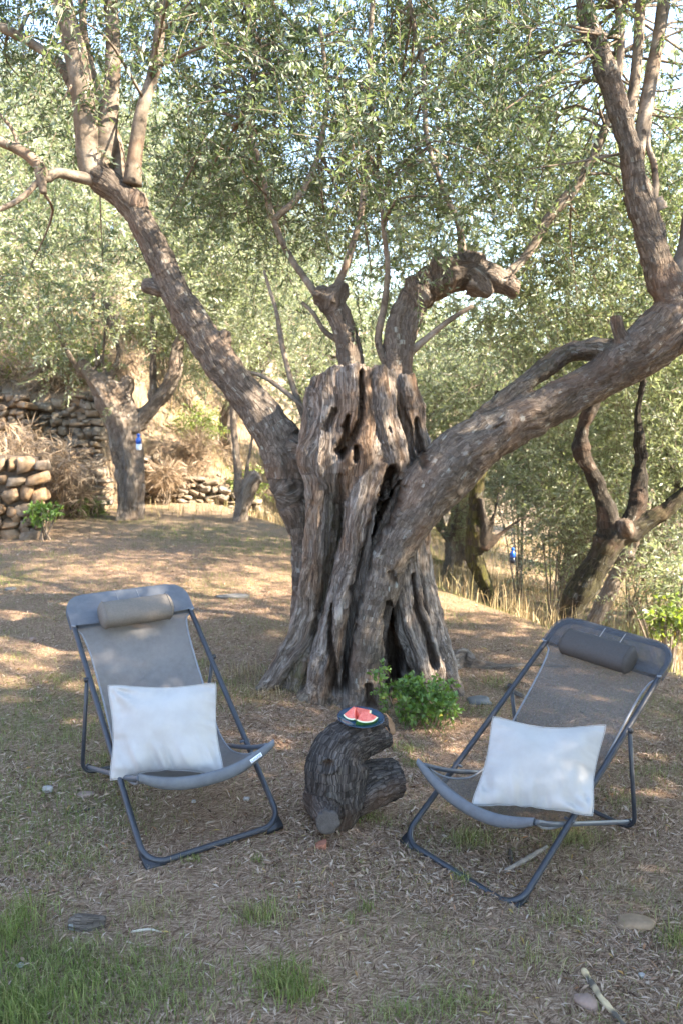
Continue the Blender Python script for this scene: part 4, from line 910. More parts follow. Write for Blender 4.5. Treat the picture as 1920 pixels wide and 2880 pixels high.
chairA, VA = make_chair(*CH0, FAB_L, TOP_L, PAD_L, BIND, 'left sling chair with light taupe pillow and small white tag', 1, True)
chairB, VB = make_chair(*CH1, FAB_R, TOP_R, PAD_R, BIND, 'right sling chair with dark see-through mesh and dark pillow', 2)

# ------------------------------------------------------------------ cushions
def inflate(w, h, nu, nv, seed, steps=150, puff=.150):
    """two sheets sewn at the rim and blown up: wrinkles come from cloth that cannot stretch"""
    rng = np.random.default_rng(seed); X, Y = np.meshgrid(np.linspace(-w/2, w/2, nu), np.linspace(-h/2, h/2, nv), indexing='ij')
    P = np.zeros((2, nu, nv, 3)); P[..., 0] = X; P[..., 1] = Y
    dm = np.minimum(1-np.abs(X)/(w/2), 1-np.abs(Y)/(h/2)); P[0, ..., 2] = .01*np.sqrt(dm)+.002*rng.normal(size=X.shape)*dm; P[1, ..., 2] = -P[0, ..., 2]
    lx, ly = w/(nu-1), h/(nv-1); ld = math.hypot(lx, ly); vel = np.zeros_like(P)
    ii_, jj_ = np.arange(nu), np.arange(nv)
    def con(A, B, l, k):
        d = B-A; n = np.sqrt((d**2).sum(-1, keepdims=True))+1e-9; c = d*(.5*k*(n-l)/n); A += c; B -= c
    rim = np.zeros((nu, nv), bool); rim[0] = rim[-1] = True; rim[:, 0] = rim[:, -1] = True
    for st in range(steps):
        du = np.gradient(P, axis=1); dv = np.gradient(P, axis=2); N = np.cross(du, dv); N[1] *= -1
        thick = P[0, ..., 2].max()-P[1, ..., 2].min(); pr = max(0.0, (puff*1.15-thick))*14+.01
        vel = vel*.90+N/(lx*ly)*pr*.0016; Pn = P+vel; old = P.copy(); P = Pn
        for it in range(7):
            for s0 in (0, 1):
                m = (nu-s0)//2; con(P[:, s0:s0+2*m:2], P[:, s0+1:s0+1+2*m:2], lx, .55)
                m = (nv-s0)//2; con(P[:, :, s0:s0+2*m:2], P[:, :, s0+1:s0+1+2*m:2], ly, .55)
                m = (nu-s0)//2
                con(P[:, s0:s0+2*m:2, :-1], P[:, s0+1:s0+1+2*m:2, 1:], ld, .12); con(P[:, s0:s0+2*m:2, 1:], P[:, s0+1:s0+1+2*m:2, :-1], ld, .12)
            avg = .5*(P[0]+P[1]); P[0][rim] = avg[rim]; P[1][rim] = avg[rim]
            if it == 6:
                for a in (0, 1):   # soften single-cell ripples
                    q = P[a]; lap = np.zeros_like(q); lap[1:-1, 1:-1] = (q[2:, 1:-1]+q[:-2, 1:-1]+q[1:-1, 2:]+q[1:-1, :-2])/4-q[1:-1, 1:-1]; P[a] = q+lap*.22
                for R_ in ((slice(None), 0), (slice(None), -1), (0, slice(None)), (-1, slice(None))):
                    for a in (0, 1):
                        q = P[a][R_]; q2 = q.copy(); q2[1:-1] += .30*((q[2:]+q[:-2])/2-q[1:-1]); P[a][R_] = q2
        vel = P-old
    return P
def cushion(name, label, M, w, h, seed, mat, dent):
    nu, nv = 53, 45; P = inflate(w, h, nu, nv, seed)
    P = dent(P)
    front = P[0].reshape(-1, 3); back = P[1].reshape(-1, 3); iq = (np.arange(nu-1)[:, None]*nv+np.arange(nv-1)[None]); Q = np.stack([iq, iq+nv, iq+nv+1, iq+1], -1).reshape(-1, 4)
    idx = np.arange(nu*nv).reshape(nu, nv); bidx = idx+nu*nv; rim = np.zeros((nu, nv), bool); rim[0] = rim[-1] = True; rim[:, 0] = rim[:, -1] = True
    mp = np.arange(2*nu*nv); mp[bidx[rim]] = idx[rim]; QB = mp[Q[:, ::-1]+nu*nv]
    V = np.vstack([front, back]); me = mesh_np(name, V, np.vstack([Q, QB]), [mat], None, True)
    o = obj(name, me); o.matrix_world = M
    sub = o.modifiers.new('s', 'SUBSURF'); sub.levels = 1; sub.render_levels = 1
    # sewn edge
    ring = np.vstack([P[0][:, 0], P[0][-1, 1:], P[0][-2::-1, -1], P[0][0, -2:0:-1]]); mb = MB(); mb.tube(ring, .0016, 5, closed=True); mb.build('seam', mat, o)
    return tag(o, label, 'cushion', 'cushions on the folding chairs')
def cloth_mat():
    t = NT('white_cotton'); p = t.obj(); n = t.noise(p, 7, 4, .6); f = t.noise(p, 380, 2)
    c = t.ramp(n, [(.35, (.365, .343, .315)), (.65, (.42, .396, .366))])
    st = t.noise(p, 3.2, 3); c = t.mix(t.ramp(st, [(.62, 0.), (.74, .35)]), c, (.62, .52, .44))
    return t.done(t.principled(c, .9, .15, t.bump(t.math('ADD', f, t.math('MULTIPLY', n, .6)), .12, .003), **{'Sheen Weight': .15}))
COTTON = cloth_mat()
def place(root, x, y, z, lean, yaw=0, roll=0):
    """cushion frame in chair coordinates: local x across, local y up the lean, local z towards the sitter"""
    return root.matrix_world @ Matrix.Translation((x, y, z)) @ Matrix.Rotation(yaw, 4, 'Z') @ Matrix.Rotation(lean, 4, 'X') @ Matrix.Rotation(roll, 4, 'Z')
def folds(P, seed, corner, shear=0.):
    """soft creases: fanning out of the seams and slumping folds along the lower edge"""
    Q = P.copy(); x, y = Q[0, ..., 0], Q[0, ..., 1]; W, Hh = np.abs(x).max(), np.abs(y).max(); u, v = x/W, y/Hh
    inner = smooth(1.0, .90, np.maximum(np.abs(u), np.abs(v)))
    low = smooth(.1, -.75, v); p = np.stack([u*7+v*2.2, v*1.3-u*.5, np.full_like(u, seed)], -1)
    d = .026*low*fbm(p, 200+seed, 2)
    d += .012*smooth(.45, .95, np.abs(u))*fbm(np.stack([v*7+u*2, u*1.5, np.full_like(u, seed+4)], -1), 210+seed, 2)
    cu, cv = corner; a = np.arctan2(v-cv, u-cu); rr = np.hypot(u-cu, v-cv); d += .011*smooth(1.1, .35, rr)*np.sin(a*11+seed)*smooth(.02, .3, rr)
    d += .010*fbm(np.stack([u*2.2, v*2.2, np.full_like(u, seed+8)], -1), 220+seed, 2)
    Q[0, ..., 2] += d*inner; Q[..., 2] += .030*smooth(-.02, -.19, Q[..., 1]); Q[..., 1] -= .006*np.sin(Q[..., 0]*9+seed); Q[..., 0] += shear*Q[..., 1]
    return Q
bpy.context.view_layer.update()
cushion('cushion', 'white cotton cushion on the left chair, pressed against its back', place(chairA, -.078, .352, .378, math.radians(56), math.radians(-24), math.radians(-1)), .475, .405, 5, COTTON, lambda P: folds(P, 5, (-1, 1), -.10))
cushion('cushion', 'white cotton cushion on the right chair, one corner over its rail', place(chairB, .108, .37, .395, math.radians(46), math.radians(38), math.radians(2)), .485, .395, 8, COTTON, lambda P: folds(P, 8, (1, -1), .22))

# ------------------------------------------------------------------ log stool, plate, melon
def carve_log(V, NO):
    cav = np.zeros(len(V)); px, py = project(V); V = V.copy()
    d = np.hypot((px-923)/17, (py-2150)/13); w = smooth(1.3, .2, d)*(NO[:, 1] < 0); V[:, 1] += .035*w
    ring = np.exp(-((d-1.7)/.5)**2)*(NO[:, 1] < 0); V[:, 1] -= .012*ring
    d2 = np.abs((px-1045)*.35+(py-2205)*.94)/5; w2 = smooth(1, .2, d2)*((px > 1025) & (px < 1120))*(NO[:, 1] < 0); V[:, 1] += .012*w2
    return V, np.maximum(cav, w*.8)
log = build_wood('log_stool', [
    S([(940, 2312, 3.22, 60), (946, 2245, 3.22, 80), (946, 2180, 3.22, 83), (950, 2128, 3.24, 78), (975, 2090, 3.26, 66), (1020, 2068, 3.29, 57), (1062, 2056, 3.31, 48), (1090, 2048, 3.32, 42)], lobes=3, lobe_amp=.05),
    S([(905, 2125, 3.24, 40), (950, 2085, 3.26, 50), (1000, 2062, 3.28, 50)], lobes=3, lobe_amp=.04),
    S([(950, 2250, 3.22, 62), (1000, 2228, 3.26, 66), (1045, 2208, 3.30, 66), (1085, 2196, 3.33, 61), (1120, 2190, 3.35, 54)], lobes=3, lobe_amp=.05),
    S([(915, 2240, 3.22, 62), (918, 2275, 3.12, 46), (922, 2310, 3.05, 37)], lobes=4, lobe_amp=.04)],
    .0062, BARK_LOG, None, flute=.004, rough=.0035, carve=carve_log, seed=21, freq=.45)
tag(log, 'dark crooked olive log used as a stool between the chairs', 'log')
def cut_face(px, py, Y, rad, n, col, name, parent):
    c = at(px, py, Y); n = unit(np.array(n, float)); e1_ = unit(np.cross(n, [0, 0, 1.])); e2_ = np.cross(n, e1_); m = 26; rng = np.random.default_rng(int(px))
    th = np.linspace(0, 2*np.pi, m, endpoint=False); rr = rad*(1+.07*rng.normal(size=m)); mb = MB()
    V = np.vstack([c+n*.004]+[c+(np.cos(th)*rr*f)[:, None]*e1_+(np.sin(th)*rr*f)[:, None]*e2_+n*(.004 if f < .9 else .0005) for f in (.5, .86, 1.0)]+[c-n*.03+(np.cos(th)*rr*.9)[:, None]*e1_+(np.sin(th)*rr*.9)[:, None]*e2_])
    j = np.arange(m); jn = (j+1) % m; T = np.stack([np.zeros(m, int), 1+j, 1+jn], 1); Q = np.vstack([np.stack([1+k*m+j, 1+(k+1)*m+j, 1+(k+1)*m+jn, 1+k*m+jn], 1) for k in range(3)])
    mb.add(V, Q, T); return mb.build(name, col, parent)
def endgrain(name, a, b):
    t = NT(name); n = t.noise(t.obj(), 26, 5, .65); w = t.noise(t.obj(), 160, 3, .7)
    c = t.mix(.5, t.ramp(n, [(.3, a), (.7, b)]), t.ramp(w, [(.3, a), (.7, b)])); return t.done(t.principled(c, .9, .1, t.bump(w, .5, .004)))
cut_face(922, 2313, 3.02, .050, (.0, -1, .12), endgrain('grey_sawn_end', (.050, .043, .038), (.115, .10, .088)), 'sawn_end', log)
cut_face(1090, 2034, 3.30, .052, (.80, -.25, .62), endgrain('brown_sawn_end', (.15, .085, .045), (.33, .20, .12)), 'sawn_top', log)

def lathe(prof, seg=40):
    prof = np.array(prof, float); th = np.linspace(0, 2*np.pi, seg, endpoint=False); V = np.stack([prof[:, 0:1]*np.cos(th), prof[:, 0:1]*np.sin(th), np.repeat(prof[:, 1:2], seg, 1)], -1).reshape(-1, 3)
    i = np.arange(len(prof)-1)[:, None]*seg; j = np.arange(seg)[None]; Q = np.stack([i+j, i+(j+1) % seg, i+seg+(j+1) % seg, i+seg+j], -1).reshape(-1, 4); return V, Q
t = NT('blue_glazed_stoneware'); gp = t.obj(); gr_ = t.n('VectorMath', {0: gp}, operation='LENGTH').outputs['Value']
gn = t.noise(gp, 30, 4, .6); gc = t.mix(t.ramp(gn, [(.35, 0.), (.7, .7)]), (.018, .045, .085), (.028, .105, .125))
gc = t.mix(t.ramp(gr_, [(.085, 0.), (.1, .55)]), gc, (.035, .035, .060))
GLAZE = t.done(t.principled(gc, .16, .6))
PL = at(1014, 2026, 3.26); plate = empty('plate', PL); plate.rotation_euler = (math.radians(4), math.radians(2.5), 0); tag(plate, 'dark blue glazed plate resting on the crooked log', 'plate')
V, Q = lathe([(.0001, .004), (.055, .004), (.075, .007), (.092, .014), (.101, .0185), (.1025, .0175), (.099, .013), (.078, .002), (.055, -.002), (.054, -.006), (.046, -.006), (.045, -.002), (.0001, -.002)], 56); mb = MB(); mb.add(V, Q); mb.build('dish', GLAZE, plate)
def melon_mat():
    t = NT('watermelon_flesh'); o = t.obj(); n = t.noise(o, 60, 4, .65); a = t.attr('ring')
    red = t.ramp(n, [(.3, (.66, .085, .055)), (.65, (.80, .20, .145))])
    c = t.mix(t.ramp(a, [(.86, 0.), (.91, 1.)]), red, (.72, .70, .45)); c = t.mix(t.ramp(a, [(.965, 0.), (.985, 1.)]), c, (.030, .105, .020))
    return t.done(t.principled(c, .32, .5, t.bump(n, .35, .002), **{'Subsurface Weight': .15, 'Subsurface Radius': (.01, .004, .003)}))
MELON = melon_mat()
def melon_slice(label, M, R, ang, th, bite=None):
    nr, na = 14, 22; rs = np.linspace(0.04, 1, nr); aa = np.linspace(-ang/2, ang/2, na); V = []; A = []
    for sd in (-1, 1):
        for rr in rs:
            for a in aa:
                f = 1.0
                V.append((rr*R*math.sin(a)*f, -rr*R*math.cos(a)*f, sd*th/2*(1-.12*rr)+.0012*math.sin(rr*40+a*9))); A.append(rr)
    V = np.array(V); n1 = nr*na; iq = (np.arange(nr-1)[:, None]*na+np.arange(na-1)[None]); q = np.stack([iq, iq+1, iq+na+1, iq+na], -1).reshape(-1, 4)
    Qs = [q, q[:, ::-1]+n1]
    def strip(idx, flip=False):
        idx = np.array(idx); f = np.stack([idx[:-1], idx[1:], idx[1:]+n1, idx[:-1]+n1], 1); Qs.append(f[:, ::-1] if flip else f)
    strip([i*na for i in range(nr)]); strip([i*na+na-1 for i in range(nr)], True); strip([(nr-1)*na+j for j in range(na)]); strip(list(range(na)), True)
    o = obj('watermelon_slice', mesh_np('watermelon_slice', V, np.vstack(Qs), [MELON], {'ring': np.array(A)}, False)); o.matrix_world = M
    b = o.modifiers.new('b', 'BEVEL'); b.width = .0015; b.segments = 2; b.limit_method = 'ANGLE'
    # dark rind skin as its own part
    mb = MB(); aa2 = np.linspace(-ang/2, ang/2, 26); rv = []
    for z in np.linspace(-th/2*.88, th/2*.88, 4):
        for a in aa2: rv.append((R*1.012*math.sin(a), -R*1.012*math.cos(a), z))
    rv = np.array(rv); i_ = (np.arange(3)[:, None]*26+np.arange(25)[None]); mb.add(rv, np.stack([i_, i_+1, i_+27, i_+26], -1).reshape(-1, 4)); mb.build('rind', simple('green_rind', (.05, .14, .03), .4, .4, 60, .4, .1), o)
    return tag(o, label, 'watermelon', 'watermelon slices on the blue plate')
bpy.context.view_layer.update(); PM = plate.matrix_world
def onplate(x, y, z, rz, rx, ry=0): return PM @ Matrix.Translation((x, y, z)) @ Matrix.Rotation(rz, 4, 'Z') @ Matrix.Rotation(rx, 4, 'X') @ Matrix.Rotation(ry, 4, 'Y')
melon_slice('front watermelon slice with pale rind towards the viewer', onplate(.006, .012, .036, math.radians(22), math.radians(24)), .074, math.radians(88), .028)
melon_slice('rear watermelon slice lying under the front one', onplate(-.030, .046, .028, math.radians(58), math.radians(14)), .076, math.radians(72), .028)
melon_slice('small watermelon piece tipped up at the left of the plate', onplate(-.026, .030, .046, math.radians(-38), math.radians(50)), .062, math.radians(64), .026)

# ------------------------------------------------------------------ weeds at the foot of the trunk
def weeds():
    rng = np.random.default_rng(77); C = []
    while len(C) < 66:
        px, py = rng.uniform(1075, 1295), rng.uniform(1885, 2010)
        if ((px-1188)/98)**2+((py-1968)/60)**2 > 1: continue
        Y = 4.62-(py-1885)/125*.30+rng.uniform(-.06, .06); C.append(at(px, py, Y))
    for px, py in ((1062, 1885), (1066, 1915), (1072, 1945), (1040, 1900)): C.append(at(px, py, 4.5))
    C = np.array(C); g = np.array([tz(a, b) for a, b in C[:, :2]]); C[:, 2] = np.maximum(C[:, 2], g+.03)
    me = foliage('weed_leaves', C, np.full(len(C), .030), 4, 6, .032, WEED, rng, .05, .3, asp=.55, twig_r=.0012); o = obj('leafy_weed', me)
    tag(o, 'bright green leafy weed growing at the foot of the trunk', 'weed'); st = MB()
    for k in range(70):
        c = C[rng.integers(len(C))]; b = c+np.array([rng.normal()*.05, rng.normal()*.04, 0]); b[2] = tz(b[0], b[1])-.01; st.tube(spline(np.vstack([b, (b+c)/2+rng.normal(size=3)*.01, c]), 6), .0018, 5)
    s_ = st.build('stems', WEED, o); s_['kind'] = 'stuff'
weeds()

# ------------------------------------------------------------------ blue fly-trap bottles
def bottle(px, py, Y, hgt, low, label):
    c = at(px, py, Y); root = empty('trap_bottle', c); tag(root, label, 'bottle', 'blue trap bottles hanging on olives'); s_ = hgt
    blue = simple('blue_bottle_plastic', (.012, .10, .46), .35, .5, 20, .15, 0)
    V, Q = lathe([(.0, .5), (.09, .5), (.10, .46), (.10, .36), (.075, .33), (.08, .28), (.15, .20), (.165, .12), (.165, -.12), (.0, -.12)], 20); mb = MB(); mb.add(V*s_, Q); mb.build('cap_and_body', blue, root)
    V, Q = lathe([(.0, -.12), (.163, -.122), (.163, -.44), (.13, -.5), (.0, -.5)], 20); mb = MB(); mb.add(V*s_, Q); mb.build('liquid_base', low, root)
    mb = MB(); mb.tube(spline(np.array([(0, 0, .48), (.05, 0, .62), (.02, .1, .85), (-.05, .25, 1.2), (.0, .3, 1.7)])*s_, 12), .004, 5); mb.build('hanging_wire', PLASTIC, root); return root
bottle(391, 1243, 12.05, .25, simple('pale_bottle_base', (.55, .66, .74), .3, .5, 20, .1, 0), 'blue and white trap bottle on the gnarled left olive')
bottle(1440, 1562, 8.6, .175, simple('dark_bottle_base', (.012, .016, .028), .3, .5, 20, .1, 0), 'blue and black trap bottle hanging right of the mossy trunk')

# ------------------------------------------------------------------ stones, sticks and scraps on the ground
def on_ground(px, py):
    Y = 3.0
    for k in range(30):
        p = at(px, py, Y); g = tz(p[0], p[1]); u = (CAM_H-g)/(CAM_H-p[2]) if p[2] < CAM_H-.05 else 2; Y *= .5+.5*u
    return at(px, py, Y)
def rock(name, label, px, py, size, col, seed, cat='stone', rot=0., sink=.3, group=None, sharp=.16):
    p = on_ground(px, py); bm = bmesh.new(); bmesh.ops.create_icosphere(bm, subdivisions=3, radius=1); V = np.array([v.co[:] for v in bm.verts])
    n = (np.abs(V)**3).sum(1)**(1/3); V = V/n[:, None]; V *= (1+sharp*fbm(V*1.3+seed*5, seed, 3)*2.0)[:, None]; V += .05*fbm(V*5+seed, seed+2, 2)[:, None]
    for v, q in zip(bm.verts, V): v.co = q*np.array(size)*.5
    me = bpy.data.meshes.new(name); bm.to_mesh(me); bm.free(); me.materials.append(col); me.polygons.foreach_set('use_smooth', np.ones(len(me.polygons), bool))
    o = obj(name, me, None, (p[0], p[1], p[2]+size[2]*(.5-sink))); o.rotation_euler = (0, 0, rot); return tag(o, label, cat, group)
ROCK_TAN = simple('tan_rock', (.235, .160, .10), .9, .15, 14, .3, .6); ROCK_PINK = simple('pink_rock', (.24, .165, .13), .9, .15, 14, .25, .5); ROCK_GREY = simple('grey_rock', (.135, .13, .12), .9, .15, 16, .3, .6); ROCK_PALE = simple('pale_pebble', (.27, .25, .23), .85, .2, 30, .15, .3)
TERRA = simple('broken_terracotta', (.26, .105, .065), .85, .2, 30, .25, .4)
rock('stone', 'tan rounded rock half buried in the leaf litter, lower right', 1785, 2600, (.125, .085, .045), ROCK_TAN, 3, rot=-.3, sink=.45)
rock('stone', 'flat pink stone beside the bare stick at the bottom', 1648, 2824, (.075, .05, .035), ROCK_PINK, 5, rot=-.5)
rock('stone', 'long flat grey stone lying in the open ground behind the left chair', 658, 1680, (.30, .14, .035), ROCK_GREY, 6, rot=.1)
rock('stone', 'grey stone lying beside the leafy weed', 1345, 1972, (.14, .12, .04), ROCK_GREY, 9, sink=.45)
rock('stone', 'small brown stone near the left chair top', 92, 1800, (.05, .04, .03), ROCK_PINK, 10)
rock('stone', 'white stone left of the left chair', 136, 2224, (.045, .035, .028), ROCK_PALE, 11, sink=.2)
rock('stone', 'flat buff stone behind the left chair foot bar', 245, 2235, (.08, .05, .024), ROCK_PINK, 12, sink=.45)
rock('stone', 'white pebble right of the left chair', 694, 2249, (.026, .022, .016), ROCK_PALE, 13, sink=.2)
rock('stone', 'tiny cream pebble under the left chair', 546, 2256, (.020, .016, .014), ROCK_PALE, 14, sink=.2)
rock('stone', 'pale pebble at the lower left in green grass', 58, 2718, (.022, .018, .014), ROCK_PALE, 15, sink=.2)
rock('stone', 'white pebble at the lower right in leaf litter', 1804, 2746, (.022, .018, .014), ROCK_PALE, 16, sink=.2)
rock('stone', 'grey stone among the litter at the far left', 30, 1660, (.10, .07, .04), ROCK_GREY, 18)
def shard():
    p = on_ground(903, 2382); mb = MB(); V = np.array([(-.032, -.012, 0), (.018, -.020, 0), (.024, .018, 0), (-.02, .022, 0), (-.030, -.012, .013), (.020, -.022, .030), (.026, .016, .032), (-.018, .020, .016)])
    mb.add(V, np.array([[0, 3, 2, 1], [4, 5, 6, 7], [0, 1, 5, 4], [1, 2, 6, 5], [2, 3, 7, 6], [3, 0, 4, 7]])); o = mb.build('tile_shard', TERRA, None, False); o.location = p+np.array([0, 0, -.004]); o.rotation_euler = (0, 0, .15)
    b = o.modifiers.new('b', 'BEVEL'); b.width = .0025; b.segments = 2
    tag(o, 'broken terracotta shard in front of the crooked log', 'tile shard')
shard()
def stick(name, label, pts, rads, mat, cat='stick', lift=.6, seg=9):
    P = [];
    for (px, py), r_ in zip(pts, rads): q = on_ground(px, py); P.append((q[0], q[1], q[2]+r_*lift, r_))
    C = spline(np.array(P), 26); k = fbm(np.stack([np.arange(26)*.35, np.full(26, pts[0][0]), np.zeros(26)], 1), 91, 2); mb = MB(); mb.tube(C[:, :3], C[:, 3]*(1+.22*k), seg, mod=lambda th, i: 1+.08*np.sin(3*th+i*.3))
    return tag(mb.build(name, mat), label, cat)
t = NT('half_peeled_stick'); pz = t.attr('pale') if False else t.noise(t.obj(), 9, 2)
PEELED = t.done(t.principled(t.ramp(pz, [(.42, (.085, .07, .055)), (.5, (.48, .36, .21))]), .8, .2))
stick('stick', 'half peeled stick at the bottom right edge', [(1640, 2735), (1668, 2780), (1690, 2815), (1720, 2850), (1745, 2880), (1765, 2910)], [.011, .011, .010, .011, .010, .008], PEELED)
stick('stick', 'grey stick lying under the right chair', [(1420, 2452), (1480, 2420), (1535, 2385)], [.010, .011, .009], simple('weathered_stick', (.24, .20, .165), .9, .15, 40, .25, .4))
stick('stick', 'thin dark twig left of the left chair foot', [(180, 2290), (230, 2283), (268, 2272)], [.004, .005, .004], simple('dark_twig', (.06, .05, .042), .9, .1, 40, .25, .4))
stick('stick', 'short dark twig in front of the grey stick', [(1432, 2395), (1436, 2420), (1440, 2438)], [.009, .008, .006], simple('dark_bark_twig', (.07, .055, .045), .9, .1, 40, .25, .4))
stick('stick', 'pale dry stem on the litter, lower middle', [(370, 2622), (420, 2616), (455, 2622)], [.004, .004, .003], simple('pale_stem', (.42, .36, .28), .9, .1, 40, .2, .2))
def bark_lump():
    rows = [(200, 2600, .030), (245, 2604, .034), (300, 2598, .026)]; P = []
    for px, py, r_ in rows: q = on_ground(px, py); P.append((q[0], q[1], q[2]+r_*.2, r_))
    o = build_wood('bark_chunk', [L(P, lobes=3)], .006, BARK, None, flute=.008, rough=.004, seed=31, freq=.8); tag(o, 'dark rotten bark chunk in the grass at the lower left', 'bark chunk')
bark_lump()
# surface roots right of the trunk: parts of the old tree
def root_part(rows):
    P = []
    for px, py, r_ in rows: q = on_ground(px, py); P.append((q[0], q[1], q[2]+r_*.3, r_))
    return build_wood('root', [L(P, lobes=4, lobe_amp=.12, wood=.4)], .010, BARK, tree, flute=.012, rough=.006, seed=int(rows[0][0]))
root_part([(1262, 1880, .07), (1300, 1862, .075), (1325, 1872, .05), (1400, 1878, .025), (1500, 1872, .018), (1600, 1876, .010)])
root_part([(1420, 1930, .012), (1440, 1948, .022), (1470, 1962, .015)])

# ------------------------------------------------------------------ ground cover
def litter_material():
    t = NT('dry_olive_litter'); r = t.attr('rnd')
    c = t.ramp(r, [(0., (.070, .040, .026)), (.2, (.20, .120, .078)), (.45, (.33, .212, .142)), (.75, (.43, .305, .215)), (.96, (.45, .355, .27)), (.98, (.33, .15, .07)), (1., (.40, .29, .09))])
    p = t.principled(c, .9, .06); tr = t.n('BsdfTranslucent', {'Color': c}).outputs[0]
    return t.done(t.n('MixShader', {0: .12, 1: p, 2: tr}).outputs[0])
def band(rng, y0, y1, density):
    w0, w1 = .50*y0+.7, .50*y1+.7; n = int((w0+w1)*(y1-y0)*density); y = rng.uniform(y0, y1, n); x = rng.uniform(-1, 1, n)*(.50*y+.7); return x, y
def litter():
    rng = np.random.default_rng(5); X = []; Y = []; Sc = []
    for y0, y1, dn, sc in ((1.5, 3.0, 13500, .95), (3.0, 4.8, 9000, 1), (4.8, 7.5, 2300, 1.15), (7.5, 11.0, 560, 1.5)):
        x, y = band(rng, y0, y1, dn); X.append(x); Y.append(y); Sc.append(np.full(len(x), sc))
    x, y, sc = np.concatenate(X), np.concatenate(Y), np.concatenate(Sc); p = np.stack([x, y, 0*x], 1)
    k = rng.random(len(x)) < .18+.95*smooth(-.35, .4, fbm(p*1.7, 15, 3))
    _, g = patches(x, y); k &= rng.random(len(x)) > g*.45; x, y, sc = x[k], y[k], sc[k]; n = len(x)
    z = terrain(x, y)+rng.uniform(.001, .012, n); a = rng.uniform(0, 6.283, n); el = rng.normal(size=n)*.22
    D = np.stack([np.cos(a)*np.cos(el), np.sin(a)*np.cos(el), np.sin(el)], 1); N = unit(np.stack([rng.normal(size=n)*.35, rng.normal(size=n)*.35, np.ones(n)], 1)); N = unit(N-D*(N*D).sum(1)[:, None])
    ln = (.012+.036*rng.random(n)**1.5)*sc; fib = rng.random(n) < .55; ln = np.where(fib, ln*1.5, ln); V, Q = leaves_arrays(np.stack([x, y, z], 1)-D*(ln*.5)[:, None], D, N, ln, ln*np.where(fib, rng.uniform(.035, .07, n), rng.uniform(.12, .25, n)), .3)
    o = obj('fallen_leaves', mesh_np('fallen_leaves', V, Q, [litter_material()], {'rnd': np.repeat(rng.random(n)**1.05, 4)}, False)); tag(o, 'dry brown olive leaves littering the ground', 'leaf litter', kind='stuff')
litter()
def grass_material():
    t = NT('mixed_grass'); r = t.attr('rnd'); d = t.attr('dryness')
    g = t.ramp(r, [(0., (.085, .120, .024)), (.5, (.150, .200, .052)), (1., (.24, .285, .09))]); s_ = t.ramp(r, [(0., (.19, .125, .063)), (.5, (.36, .262, .148)), (1., (.54, .43, .26))])
    c = t.mix(d, g, s_); p = t.principled(c, .75, .12); tr = t.n('BsdfTranslucent', {'Color': c}).outputs[0]
    return t.done(t.n('MixShader', {0: .3, 1: p, 2: tr}).outputs[0])
GRASS = grass_material()
def blades(name, label, x, y, h, w, dry, rng, lean=.6, z0=0):
    n = len(x); z = terrain(x, y)-.004; a = rng.uniform(0, 6.283, n); d = np.stack([np.cos(a), np.sin(a), 0*a], 1); s_ = np.stack([-np.sin(a+rng.normal(size=n)*.5), np.cos(a), 0*a], 1); ln = np.abs(rng.normal(size=n))*lean
    b = np.stack([x, y, z], 1); up = np.array([0, 0, 1.]); m = b+d*(h*ln*.3)[:, None]+up*(h*.55)[:, None]; tp = b+d*(h*ln)[:, None]+up*(h*(1-.25*np.clip(ln, 0, 2)))[:, None]
    V = np.stack([b-s_*(w*.5)[:, None], b+s_*(w*.5)[:, None], m+s_*(w*.4)[:, None], m-s_*(w*.4)[:, None], tp], 1).reshape(-1, 3); i = np.arange(n)*5
    me = mesh_np(name, V, [np.stack([i, i+1, i+2, i+3], 1), np.stack([i+3, i+2, i+4], 1)], [GRASS], {'rnd': np.repeat(rng.random(n), 5), 'dryness': np.repeat(np.clip(dry, 0, 1), 5)}, False)
    return tag(obj(name, me), label, 'grass', kind='stuff')
